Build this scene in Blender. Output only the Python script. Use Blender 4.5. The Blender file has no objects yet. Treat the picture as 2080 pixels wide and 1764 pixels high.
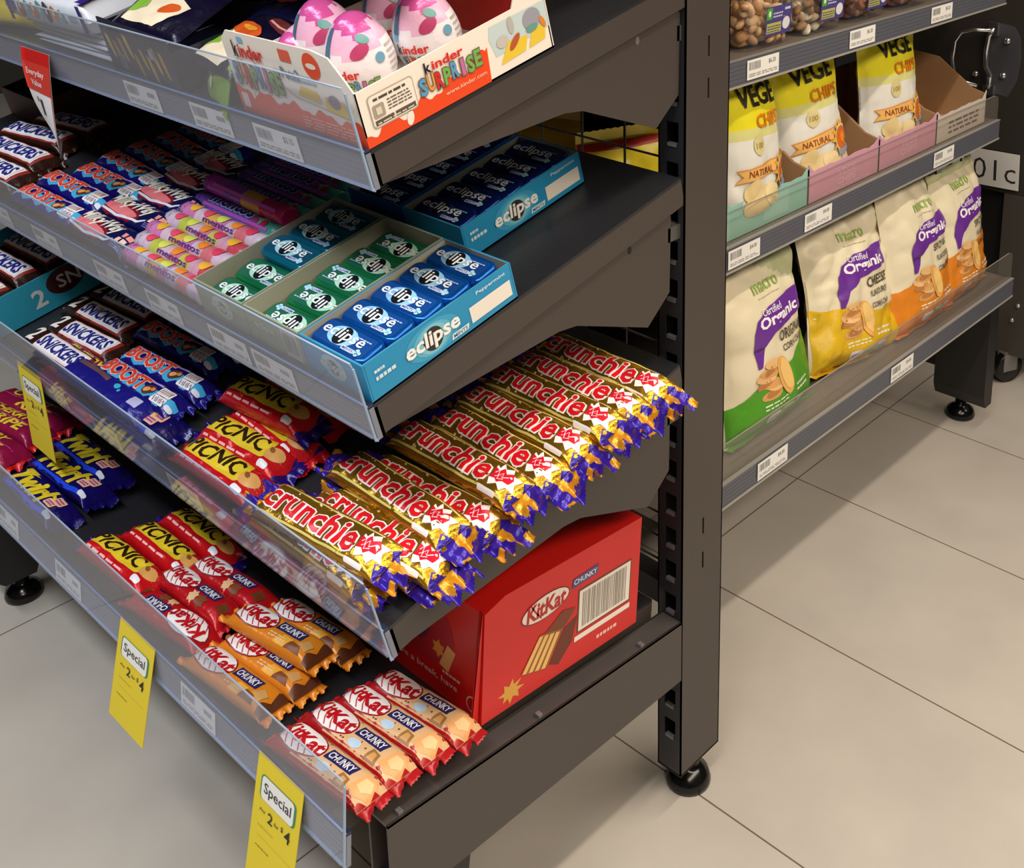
import bpy, bmesh, math, random
from mathutils import Vector, Matrix, noise
random.seed(7)
SC = bpy.context.scene
COL = SC.collection
S = 0.8                      # modelling units -> metres
PI = math.pi

# ------------------------------------------------------------------ camera
cam_d = bpy.data.cameras.new('camera'); cam = bpy.data.objects.new('camera', cam_d); COL.objects.link(cam)
cam_d.sensor_fit = 'HORIZONTAL'; cam_d.sensor_width = 36; cam_d.lens = 2364.05 / 2080 * 36
cam_d.shift_x = (1040 - 1274.16) / 2080; cam_d.shift_y = (210.06 - 882) / 2080
cam_d.clip_start = .02
_pi, _ro, _ya = 0.26083873, 0.00638741, 2.30054088
_f = Vector((math.cos(_ya) * math.cos(_pi), math.sin(_ya) * math.cos(_pi), -math.sin(_pi)))
_r = Vector((math.sin(_ya), -math.cos(_ya), 0)); _d = _f.cross(_r)
_r2 = math.cos(_ro) * _r + math.sin(_ro) * _d; _d2 = -math.sin(_ro) * _r + math.cos(_ro) * _d
_m = Matrix((_r2, -_d2, -_f)).transposed().to_4x4()
_m.translation = Vector((0.82216497, -1.02034088, 1.37062469)) * S
cam.matrix_world = _m
SC.camera = cam

# ------------------------------------------------------------------ world, lights, exposure
w = bpy.data.worlds.new('shop_air'); SC.world = w; w.use_nodes = True
w.node_tree.nodes['Background'].inputs[0].default_value = (.80, .86, 1.0, 1)
w.node_tree.nodes['Background'].inputs[1].default_value = .1
SC.view_settings.view_transform = 'Standard'; SC.view_settings.look = 'None'
SC.view_settings.exposure = 0.0; SC.view_settings.gamma = 1; SC.view_settings.use_curve_mapping = False

def lamp(name, loc, size, energy, col, rot=(0, 0, 0)):
    l = bpy.data.lights.new(name, 'AREA'); l.shape = 'RECTANGLE'; l.size, l.size_y = size[0] * S, size[1] * S
    l.energy = energy; l.color = col
    o = bpy.data.objects.new(name, l); COL.objects.link(o); o.location = Vector(loc) * S; o.rotation_euler = rot
    return o
lamp('ceiling_strip_light_aisle', (.86, .3, 3.1), (.10, 5.0), 43, (1, .87, .72))
lamp('ceiling_strip_light_front', (-.5, -1.75, 3.1), (3.4, .35), 52, (.88, .93, 1.0))
lamp('fill_light_far', (2.5, .3, 3.1), (.8, 6.0), 106, (1, .85, .69))  # added broad fill from the right, stands in for further ceiling lights

# ------------------------------------------------------------------ helpers
def lin(c):
    return c / 12.92 if c <= .04045 else ((c + .055) / 1.055) ** 2.4
def rgb(h):
    return tuple(lin(int(h[i:i + 2], 16) / 255) for i in (0, 2, 4)) + (1,)
MATS = {}
def M(h, rough=.4, metal=0., bump=0., bscale=60., spec=.5, vary=0.):
    key = (h, rough, metal, bump, bscale, spec, vary)
    if key in MATS: return MATS[key]
    m = bpy.data.materials.new('m_' + h + '_%d' % len(MATS)); m.use_nodes = True
    nt = m.node_tree; b = nt.nodes['Principled BSDF']
    b.inputs['Base Color'].default_value = rgb(h); b.inputs['Roughness'].default_value = rough
    b.inputs['Metallic'].default_value = metal; b.inputs['Specular IOR Level'].default_value = spec
    if bump or vary:
        tc = nt.nodes.new('ShaderNodeTexCoord'); nz = nt.nodes.new('ShaderNodeTexNoise')
        nz.inputs['Scale'].default_value = bscale; nz.inputs['Detail'].default_value = 4
        nt.links.new(tc.outputs['Object'], nz.inputs['Vector'])
        if bump:
            bp = nt.nodes.new('ShaderNodeBump'); bp.inputs['Strength'].default_value = bump; bp.inputs['Distance'].default_value = .004
            nt.links.new(nz.outputs['Fac'], bp.inputs['Height']); nt.links.new(bp.outputs['Normal'], b.inputs['Normal'])
        if vary:
            mx = nt.nodes.new('ShaderNodeMix'); mx.data_type = 'RGBA'; mx.blend_type = 'MULTIPLY'
            mx.inputs['Factor'].default_value = vary; mx.inputs[6].default_value = rgb(h)
            nt.links.new(nz.outputs['Fac'], mx.inputs[7]); nt.links.new(mx.outputs[2], b.inputs['Base Color'])
    MATS[key] = m
    return m
def clear(name, tint=(.93, .95, 1, 1), haze=.06, gloss=1.0, rough=.03, hz=(.75, .8, .9, 1)):
    m = bpy.data.materials.new(name); m.use_nodes = True; nt = m.node_tree; nt.nodes.clear()
    out = nt.nodes.new('ShaderNodeOutputMaterial'); tr = nt.nodes.new('ShaderNodeBsdfTransparent'); tr.inputs[0].default_value = tint
    gl = nt.nodes.new('ShaderNodeBsdfGlossy'); gl.inputs['Roughness'].default_value = rough
    df = nt.nodes.new('ShaderNodeBsdfDiffuse'); df.inputs[0].default_value = hz
    fr = nt.nodes.new('ShaderNodeLayerWeight'); pw = nt.nodes.new('ShaderNodeMath'); pw.operation = 'POWER'; pw.inputs[1].default_value = 4.2
    nt.links.new(fr.outputs['Facing'], pw.inputs[0])
    mu = nt.nodes.new('ShaderNodeMath'); mu.operation = 'MULTIPLY_ADD'; mu.inputs[1].default_value = .62 * gloss; mu.inputs[2].default_value = .035 * gloss
    m1 = nt.nodes.new('ShaderNodeMixShader'); m2 = nt.nodes.new('ShaderNodeMixShader'); m1.inputs[0].default_value = haze
    nt.links.new(tr.outputs[0], m1.inputs[1]); nt.links.new(df.outputs[0], m1.inputs[2])
    nt.links.new(pw.outputs[0], mu.inputs[0]); nt.links.new(mu.outputs[0], m2.inputs[0])
    nt.links.new(m1.outputs[0], m2.inputs[1]); nt.links.new(gl.outputs[0], m2.inputs[2]); nt.links.new(m2.outputs[0], out.inputs[0])
    return m

class G:
    """collects geometry for one mesh object"""
    def __init__(s): s.v = []; s.f = []; s.m = []; s.mats = []; s.sm = []
    def mi(s, m):
        if m not in s.mats: s.mats.append(m)
        return s.mats.index(m)
    def add(s, vs, fs, m, smooth=False):
        b = len(s.v); s.v += [tuple(x) for x in vs]; i = s.mi(m)
        for f in fs: s.f.append([b + k for k in f]); s.m.append(i); s.sm.append(smooth)
        return s
    def box(s, x0, x1, y0, y1, z0, z1, m, mat=None):
        vs = [Vector((x, y, z)) for z in (z0, z1) for y in (y0, y1) for x in (x0, x1)]
        if mat is not None: vs = [mat @ v for v in vs]
        return s.add(vs, [(0, 2, 3, 1), (4, 5, 7, 6), (0, 1, 5, 4), (2, 6, 7, 3), (0, 4, 6, 2), (1, 3, 7, 5)], m)
    def prism(s, prof, a, b, m, fn):
        n = len(prof); vs = [fn(p[0], p[1], a) for p in prof] + [fn(p[0], p[1], b) for p in prof]
        fs = [list(range(n)), list(range(2 * n - 1, n - 1, -1))] + [(i, n + i, n + (i + 1) % n, (i + 1) % n) for i in range(n)]
        return s.add(vs, fs, m)
    def px(s, prof, x0, x1, m): return s.prism(prof, x0, x1, m, lambda y, z, x: (x, y, z))
    def pz(s, prof, z0, z1, m): return s.prism(prof, z0, z1, m, lambda x, y, z: (x, y, z))
    def py(s, prof, y0, y1, m): return s.prism(prof, y0, y1, m, lambda x, z, y: (x, y, z))
    def lathe(s, prof, m, c=(0, 0, 0), n=24, smooth=True):
        vs = []; k = len(prof)
        for i in range(n):
            a = 2 * PI * i / n
            vs += [(c[0] + r * math.cos(a), c[1] + r * math.sin(a), c[2] + z) for r, z in prof]
        fs = [(i * k + j, ((i + 1) % n) * k + j, ((i + 1) % n) * k + j + 1, i * k + j + 1) for i in range(n) for j in range(k - 1)]
        return s.add(vs, fs, m, smooth)
    def tube(s, pts, r, m, n=8, closed=False):
        pts = [Vector(p) for p in pts]; vs = []; k = len(pts)
        for i, p in enumerate(pts):
            d = (pts[min(i + 1, k - 1)] - pts[max(i - 1, 0)]).normalized()
            u = d.orthogonal().normalized() if i == 0 else (u - d * u.dot(d)).normalized()
            q = d.cross(u); rr = r[i] if isinstance(r, (list, tuple)) else r
            vs += [p + (u * math.cos(2 * PI * j / n) + q * math.sin(2 * PI * j / n)) * rr for j in range(n)]
        fs = [(i * n + j, i * n + (j + 1) % n, (i + 1) * n + (j + 1) % n, (i + 1) * n + j) for i in range(k - 1) for j in range(n)]
        fs += [list(range(n))[::-1], list(range((k - 1) * n, k * n))]
        return s.add(vs, fs, m, True)
    def decal(s, shape, m, fn, lay=1, dx=None, dy=None, clip=None):
        vs, fs = shape
        bm = bmesh.new(); bv = [bm.verts.new((x, y, 0)) for x, y in vs]
        for f in fs:
            try: bm.faces.new([bv[i] for i in f])
            except ValueError: pass
        bm.normal_update()
        def cut(co, no, clr=False):
            g = bm.verts[:] + bm.edges[:] + bm.faces[:]
            if g: bmesh.ops.bisect_plane(bm, geom=g, plane_co=co, plane_no=no, clear_outer=clr)
        if clip:
            cut((clip[0], 0, 0), (-1, 0, 0), True); cut((clip[1], 0, 0), (1, 0, 0), True)
            cut((0, clip[2], 0), (0, -1, 0), True); cut((0, clip[3], 0), (0, 1, 0), True)
        bm.normal_update(); bmesh.ops.triangulate(bm, faces=bm.faces[:])
        if dx and bm.verts:
            xs = [v.co.x for v in bm.verts]
            k = math.ceil(min(xs) / dx)
            while k * dx < max(xs): cut((k * dx, 0, 0), (1, 0, 0)); k += 1
        if dy and bm.verts:
            ys = [v.co.y for v in bm.verts]
            k = math.ceil(min(ys) / dy)
            while k * dy < max(ys): cut((0, k * dy, 0), (0, 1, 0)); k += 1
        bm.verts.index_update()
        o = [fn(v.co.x, v.co.y, lay * .00028) for v in bm.verts]
        s.add(o, [[v.index for v in f.verts] for f in bm.faces], m, bool(dy))
        bm.free(); return s
    def mesh(s, name):
        me = bpy.data.meshes.new(name); me.from_pydata(s.v, [], s.f)
        for m in s.mats: me.materials.append(m)
        me.polygons.foreach_set('material_index', s.m); me.polygons.foreach_set('use_smooth', s.sm)
        me.update(); return me
    def obj(s, name, parent=None, loc=None, mat=None):
        o = bpy.data.objects.new(name, s.mesh(name)); COL.objects.link(o)
        if parent: o.parent = parent
        if loc: o.location = loc
        if mat is not None: o.matrix_world = mat
        return o
def tag(o, label=None, cat=None, group=None, kind=None):
    if label: o['label'] = label
    if cat: o['category'] = cat
    if group: o['group'] = group
    if kind: o['kind'] = kind
    return o
def empty(name, label=None, cat=None, group=None, mat=None, loc=None):
    o = bpy.data.objects.new(name, None); COL.objects.link(o); o.empty_display_size = .02
    if mat is not None: o.matrix_world = mat
    if loc: o.location = loc
    return tag(o, label, cat, group)
def dup(src, mat, label=None, group=None):
    def cp(o, par):
        c = o.copy(); COL.objects.link(c); c.parent = par
        for ch in o.children: cp(ch, c)
        return c
    r = cp(src, None); r.matrix_world = mat
    if label: r['label'] = label
    if group: r['group'] = group
    return r
class Kind:
    """first use places the prototype itself, later uses copy it"""
    def __init__(s, make): s.make = make; s.p = None
    def put(s, mat, label, group=None):
        if s.p is None:
            s.p = s.make(); s.p.matrix_world = mat; o = s.p; o['label'] = label
            if group: o['group'] = group
            return o
        return dup(s.p, mat, label, group)
ORD = ['front-most', 'second from the front', 'third from the front', 'fourth from the front', 'fifth from the front', 'sixth from the front', 'seventh from the front', 'eighth from the front', 'ninth from the front', 'tenth from the front', 'eleventh from the front', 'back-most']

# ---- flat shapes
def poly(p): return (list(p), [list(range(len(p)))])
def rect(x0, x1, y0, y1): return poly([(x0, y0), (x1, y0), (x1, y1), (x0, y1)])
def rrect(x0, x1, y0, y1, r, n=4):
    p = []
    for cx, cy, a in ((x1 - r, y0 + r, -90), (x1 - r, y1 - r, 0), (x0 + r, y1 - r, 90), (x0 + r, y0 + r, 180)):
        p += [(cx + r * math.cos(math.radians(a + 90 * k / n)), cy + r * math.sin(math.radians(a + 90 * k / n))) for k in range(n + 1)]
    return poly(p)
def ell(cx, cy, rx, ry, rot=0, n=20):
    c, s_ = math.cos(rot), math.sin(rot)
    return poly([(cx + rx * math.cos(a) * c - ry * math.sin(a) * s_, cy + rx * math.cos(a) * s_ + ry * math.sin(a) * c) for a in [2 * PI * i / n for i in range(n)]])
def star(cx, cy, r1, r2, n, rot=0, sy=1., jit=0.):
    R = random.Random(n * 7 + 1)
    return poly([(cx + (r1 if i % 2 else r2) * (1 + jit * (R.random() - .5)) * math.cos(rot + PI * i / n), cy + sy * (r1 if i % 2 else r2) * math.sin(rot + PI * i / n)) for i in range(2 * n)])
def stroke(pts, wd):
    L, Rr = [], []
    for i, p in enumerate(pts):
        a = pts[max(i - 1, 0)]; b = pts[min(i + 1, len(pts) - 1)]
        d = math.hypot(b[0] - a[0], b[1] - a[1]) or 1; nx, ny = -(b[1] - a[1]) / d, (b[0] - a[0]) / d
        k = wd[i] if isinstance(wd, (list, tuple)) else wd
        L.append((p[0] + nx * k / 2, p[1] + ny * k / 2)); Rr.append((p[0] - nx * k / 2, p[1] - ny * k / 2))
    n = len(pts); return (L + Rr, [(i, n + i, n + i + 1, i + 1) for i in range(n - 1)])
_tc = {}
def _text(body, off, shear, space):
    k = (body, off, shear, space)
    if k not in _tc:
        c = bpy.data.curves.new('t', 'FONT'); c.body = body; c.size = 1; c.offset = off; c.shear = shear; c.resolution_u = 2; c.space_character = space
        o = bpy.data.objects.new('t', c); COL.objects.link(o)
        dg = bpy.context.evaluated_depsgraph_get(); me = bpy.data.meshes.new_from_object(o.evaluated_get(dg))
        _tc[k] = ([(v.co.x, v.co.y) for v in me.vertices], [list(p.vertices) for p in me.polygons])
        bpy.data.objects.remove(o); bpy.data.curves.remove(c); bpy.data.meshes.remove(me)
    return _tc[k]
def text(body, cx, cy, wd, ht, off=0., shear=0., rot=0., space=1., bold=.02, flip=False, warp=None):
    b, _ = _text(body, bold * .5, shear, space); v, f = _text(body, bold * .5 + off * .75, shear, space)
    x0, x1 = min(p[0] for p in b), max(p[0] for p in b); y0, y1 = min(p[1] for p in b), max(p[1] for p in b)
    sx, sy = wd / (x1 - x0), ht / (y1 - y0); mx, my = (x0 + x1) / 2, (y0 + y1) / 2
    if flip: rot += PI
    c, s_ = math.cos(rot), math.sin(rot); out = []
    for x, y in v:
        x, y = (x - mx) * sx, (y - my) * sy
        if warp: y += warp(x / wd)
        out.append((cx + x * c - y * s_, cy + x * s_ + y * c))
    return (out, f)
def bars(x0, x1, y0, y1, n=12, seed=1):
    R = random.Random(seed); v, f = [], []; st = (x1 - x0) / n
    for i in range(n):
        a = x0 + i * st; b = a + st * R.uniform(.3, .75); k = len(v)
        v += [(a, y0), (b, y0), (b, y1), (a, y1)]; f.append((k, k + 1, k + 2, k + 3))
    return (v, f)
def lines(x0, x1, y0, y1, n=3, fill=.45, seed=1):
    R = random.Random(seed); v, f = [], []; st = (y1 - y0) / n
    for i in range(n):
        x = x0
        while x < x1 - .05 * (x1 - x0):
            e = min(x1, x + (x1 - x0) * R.uniform(.08, .25)); k = len(v); y = y0 + i * st
            v += [(x, y), (e, y), (e, y + st * fill), (x, y + st * fill)]; f.append((k, k + 1, k + 2, k + 3)); x = e + (x1 - x0) * .04
    return (v, f)

# ---- shelf frames : x along the shelf, s up the tilted deck from its front edge, h above the deck
TILT = math.atan(.237)
SH = {0: (-.440, 1.310, TILT), 1: (-.440, 1.067, TILT), 2: (-.455, .824, TILT), 3: (-.455, .581, TILT), 4: (-.515, .380, -.085)}
def FR(k):
    y, z, t = SH[k]; return Matrix.Translation((0, y, z)) @ Matrix.Rotation(t, 4, 'X')
def on(k, x, s, h=0., yaw=0., roll=0., pitch=0.):
    return FR(k) @ Matrix.Translation((x, s, h)) @ Matrix.Rotation(math.radians(yaw), 4, 'Z') @ Matrix.Rotation(math.radians(pitch), 4, 'Y') @ Matrix.Rotation(math.radians(roll), 4, 'X')

STEEL = M('433c38', .42, 0, .05, 300); STEEL_D = M('26262a', .45, 0, .05, 300); BLACK = M('0c0c0e', .5)
DECK = M('222226', .38, 0, .08, 200)
ACRY = clear('clear_acrylic', haze=.085, gloss=1.0, hz=(.82, .82, .86, 1))
ACRY_GLINT = M('8fb0e0', .25)  # bright blue reflection painted along the strip's bottom edge
PLASTIC = clear('clear_film', tint=(.98, .98, 1, 1), haze=.03, gloss=1.2, rough=.08)
WHITE = M('f1f1ee', .5); PAPER = M('eeeeea', .7)

# ------------------------------------------------------------------ setting: floor
def floor_mat():
    m = bpy.data.materials.new('floor_tiles'); m.use_nodes = True; nt = m.node_tree; b = nt.nodes['Principled BSDF']
    tc = nt.nodes.new('ShaderNodeTexCoord'); sp = nt.nodes.new('ShaderNodeSeparateXYZ'); nt.links.new(tc.outputs['Object'], sp.inputs[0])
    def mth(op, a, b_=None, c=None):
        n = nt.nodes.new('ShaderNodeMath'); n.operation = op
        for i, q in enumerate((a, b_, c)):
            if q is None: continue
            if isinstance(q, (int, float)): n.inputs[i].default_value = q
            else: nt.links.new(q, n.inputs[i])
        return n.outputs[0]
    def joint(axis, off, size, hw):
        t = mth('SUBTRACT', sp.outputs[axis], off); t = mth('DIVIDE', t, size); r = mth('ROUND', t)
        d = mth('ABSOLUTE', mth('SUBTRACT', t, r)); return mth('LESS_THAN', d, hw / size)
    g = mth('MAXIMUM', joint(0, -.334, .753, .0013), joint(1, .0405, .3756, .0013))
    n1 = nt.nodes.new('ShaderNodeTexNoise'); n1.inputs['Scale'].default_value = 5; n1.inputs['Detail'].default_value = 6
    nt.links.new(tc.outputs['Object'], n1.inputs['Vector'])
    cr = nt.nodes.new('ShaderNodeValToRGB'); cr.color_ramp.elements[0].position = .3; cr.color_ramp.elements[1].position = .7
    cr.color_ramp.elements[0].color = rgb('b9b2a8'); cr.color_ramp.elements[1].color = rgb('c6bfb4')
    nt.links.new(n1.outputs['Fac'], cr.inputs[0])
    mx = nt.nodes.new('ShaderNodeMix'); mx.data_type = 'RGBA'; nt.links.new(g, mx.inputs['Factor'])
    nt.links.new(cr.outputs[0], mx.inputs[6]); mx.inputs[7].default_value = rgb('6e6252'); nt.links.new(mx.outputs[2], b.inputs['Base Color'])
    b.inputs['Roughness'].default_value = .38; b.inputs['Specular IOR Level'].default_value = .35
    return m
fl = G().box(-5, 4.2, -3.6, 5.5, -.05, 0, floor_mat()).obj('floor'); tag(fl, kind='structure')
WALL = M('3c3a38', .8); tag(G().box(-5, 4.2, -3.6, 5.5, 3.3, 3.35, M('5a5a5a', .8)).obj('ceiling'), kind='structure')
for nm, b_ in (('wall_left', (-5.1, -5, -3.7, 5.6)), ('wall_right', (4.2, 4.3, -3.7, 5.6)), ('wall_front', (-5, 4.2, -3.7, -3.6)), ('wall_back', (-5, 4.2, 5.5, 5.6))):
    tag(G().box(*b_, -.05, 3.35, WALL).obj(nm), kind='structure')

# ------------------------------------------------------------------ end display stand (chocolate gondola end)
W_ = 1.2
stand = empty('shelf_stand', 'dark grey steel end-of-aisle stand with slotted posts holding the chocolate shelves', 'shelf stand', loc=(0, 0, 0))
def post(name, x0, x1, y0, y1, front, parent):
    g = G(); t = .002; ztop, zbot = 1.62, .060
    sy = y0 if front < 0 else y1
    # body: three closed faces, slotted front
    g.box(x0, x0 + t, y0, y1, zbot, ztop, STEEL_D); 
    g.box(x0, x1, y1 - t, y1, zbot, ztop, STEEL_D)
    # end face with slits (pairs)
    zs = []
    base = 1.055 + 0.0
    cuts = []
    for zc in (1.535, 1.487, 1.082, 1.031, .434, .382):
        cuts.append((zc - .0125, zc + .0125))
    cuts.sort(); prev = zbot
    for a, b in cuts:
        g.box(x1 - t, x1, y0, y1, prev, a, STEEL); ym = y0 + .044
        g.box(x1 - t, x1, y0, ym - .0018, a, b, STEEL); g.box(x1 - t, x1, ym + .0018, y1, a, b, STEEL); prev = b
    g.box(x1 - t, x1, y0, y1, prev, ztop, STEEL)
    # slotted front face
    sx0, sx1 = x0 + .012, x0 + .031
    g.box(x0, sx0, y0, y0 + t, zbot, ztop, STEEL_D); g.box(sx1, x1, y0, y0 + t, zbot, ztop, STEEL_D)  # darker steel puts shade into this face; the lit end face stays lighter
    k = 0; z = 1.118 + .5; prev = ztop
    while z > zbot + .04:
        g.box(sx0, sx1, y0, y0 + t, z + .027, prev, STEEL_D)
        g.box(sx0 + .003, sx1 - .003, y0 - .0015, y0 + .004, z - .003, z + .0012, M('8a8a8e', .3, .6))
        prev = z; z -= .05
    g.box(sx0, sx1, y0, y0 + t, zbot, prev, STEEL_D)
    g.box(x0, x1, y0, y1, zbot - .001, zbot + .002, STEEL)
    return g.obj(name, parent)
post('post', -.041, 0, 0, .085, -1, stand)
post('post', -W_, -W_ + .041, 0, .085, -1, stand)
def foot(x, y, parent, r=.034, ht=.058, tilt=0):
    g = G().lathe([(0, 0), (r, 0), (r * 1.02, .006), (r * .9, .018), (r * .55, .026), (.012, .030), (.012, ht), (0, ht)], M('0a0a0b', .18), (x, y, 0))
    return g.obj('levelling_foot', parent)
foot(-.028, .052, stand, .032, .061); foot(-W_ + .02, .045, stand, .040, .061)
def base_rail(x0, x1, side):
    g = G()
    prof = [(-.474, .354), (-.0, .310), (-.0, .219), (-.42, .238), (-.474, .250)]
    t = .003
    xo = x1 if side > 0 else x0
    g.px([(-.474, .354), (0, .310), (0, .219), (-.45, .238), (-.474, .27)], xo - t, xo, STEEL)
    g.px([(-.474, .354), (0, .310), (0, .307), (-.474, .351)], x0, x1, M('4a4644', .35, 0, .05, 300))
    g.px([(-.474, .354), (0, .310), (0, .219), (-.45, .238), (-.474, .27)], x0, x0 + t, STEEL)
    o = g.obj('base_rail', stand)
    for y, z in ((-.455, .353), (-.255, .335), (-.075, .318)): G().box(xo - .010, xo - .003, y - .003, y + .003, z - .001, z + .0035, M('8a8a8c', .3, .5)).obj('screw', o)
    return o
base_rail(-.035, 0, 1); base_rail(-W_, -W_ + .035, 1)
for x0, x1 in ((-.045, -.008), (-W_ + .0, -W_ + .070)):
    G().px([(-.468, .272), (-.468, .07), (-.452, .055), (-.40, .055), (-.385, .10), (-.36, .245)], x0, x1, M('201f20', .5)).obj('leg', stand)
    foot((x0 + x1) / 2, -.415, stand, .031, .06)
# wire back panel
g = G(); WR = M('15110e', .4)
z = .36
while z < 1.6:
    g.tube([(-W_ + .04, .030, z), (-.041, .030, z)], .0016, WR, 5); z += .036
x = -.125
while x > -W_ + .04:
    g.tube([(x, .033, .34), (x, .033, 1.6)], .0018, WR, 5); x -= .075
g.obj('wire_panel', stand)
# back deck bars
for z_ in (.30, 1.585): G().box(-W_ + .041, -.041, .02, .05, z_, z_ + .035, STEEL_D).obj('crossbar', stand)

SHELF_N = {0: 'uppermost empty', 1: 'upper', 2: 'second', 3: 'third', 4: 'bottom'}
def chocolate_shelf(k, label, rh):
    y0, z0, t = SH[k]; F = FR(k)
    r = empty('shelf', label, 'shelf', mat=F)
    depth = (abs(y0) / math.cos(t)) - .006 if k < 4 else .50
    xr = -.0015 if k < 4 else -.037
    g = G().box(-W_ + .004, xr, .0, depth, -.004, 0, DECK)
    g.box(-W_ + .004, xr, .0, .003, -.036, -.004, STEEL)
    g.box(xr - .003, xr, 0, depth, -.036, -.004, STEEL); g.box(-W_ + .004, -W_ + .007, 0, depth, -.036, -.004, STEEL)
    g.obj('deck', r)
    if k < 4:
        for xx in (-.0062, -W_ + .006):
            prof = [(y0 + .006, z0 - .030), (y0 + .006, z0 - .037), (y0 + .247, z0 - .019), (y0 + .275, z0 - .022), (y0 + .395, z0 - .068), (y0 + .435, z0 - .036), (y0 + .437, z0 + .060), (y0 + .425, z0 + .075)]
            b = G().px(prof, xx - .003, xx, STEEL)
            o = b.obj('bracket', r); o.matrix_parent_inverse = F.inverted()
            h = G(); c = (xx + .0003, y0 + .363, z0 + .040)
            n = 12; h.add([(c[0], c[1] + .0032 * math.cos(2 * PI * i / n), c[2] + .0048 * math.sin(2 * PI * i / n)) for i in range(n)], [list(range(n))], M('9a9690', .3, .7) if k == 1 else BLACK)
            h.obj('bolt_hole', o)
            G().box(xx - .003, xx, y0 + .432, y0 + .462, z0 + .028, z0 + .046, M('4c4a48', .4)).obj('hook', o)
    # price strip
    st = G()
    st.px([(-.0065, .000), (-.0065, -.0375), (-.001, -.0375), (-.001, .0)], -W_, -.0005, M('7d828f', .4, 0, .1, 500))
    for i in range(5): st.box(-W_, -.0005, -.0068, -.0064, -.031 + i * .006, -.0306 + i * .006, M('70757f', .5))
    st.box(-W_, -.0005, -.0075, -.0062, -.0385, -.0350, ACRY_GLINT)
    st.box(-W_, -.0005, -.0080, -.0010, -.0010, .0022, M('22304c', .2))
    st.box(-W_, -.0005, -.0085, -.0065, .0022, .0034, M('7f9cc8', .2))
    st.obj('price_strip', r)
    rz = G()
    n = 5; cr = .012
    prof = [(-W_, -.036), (-.006, -.036), (-.0006, -.030), (.0004, 0), (.0004, rh - cr * .4), (-.003, rh), (-W_, rh)]
    rz.prism(prof, -.0100, -.0085, ACRY, lambda x, z, y: (x, y, z))
    rz.box(-.0012, .0009, -.0102, -.0083, -.036, rh - .004, M('93a9c4', .2))
    rz.box(-W_, -.003, -.0102, -.0084, rh, rh + .0011, M('a3b3c8', .2))  # pale line paints the highlight on the riser's top edge
    rz.obj('riser', r)
    return r
chocolate_shelf(0, 'dark steel shelf over the top chocolate shelf, just out of the frame', .06)
chocolate_shelf(1, 'sloping dark steel shelf with clear front lip holding the toy egg tray', .064)
chocolate_shelf(2, 'sloping dark steel shelf with clear front lip holding the trays of mint tins', .052)
chocolate_shelf(3, 'sloping dark steel shelf with clear front lip holding the heap of gold bars', .066)
chocolate_shelf(4, 'bottom dark steel base shelf with clear front lip holding the red carton', .062)

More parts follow.
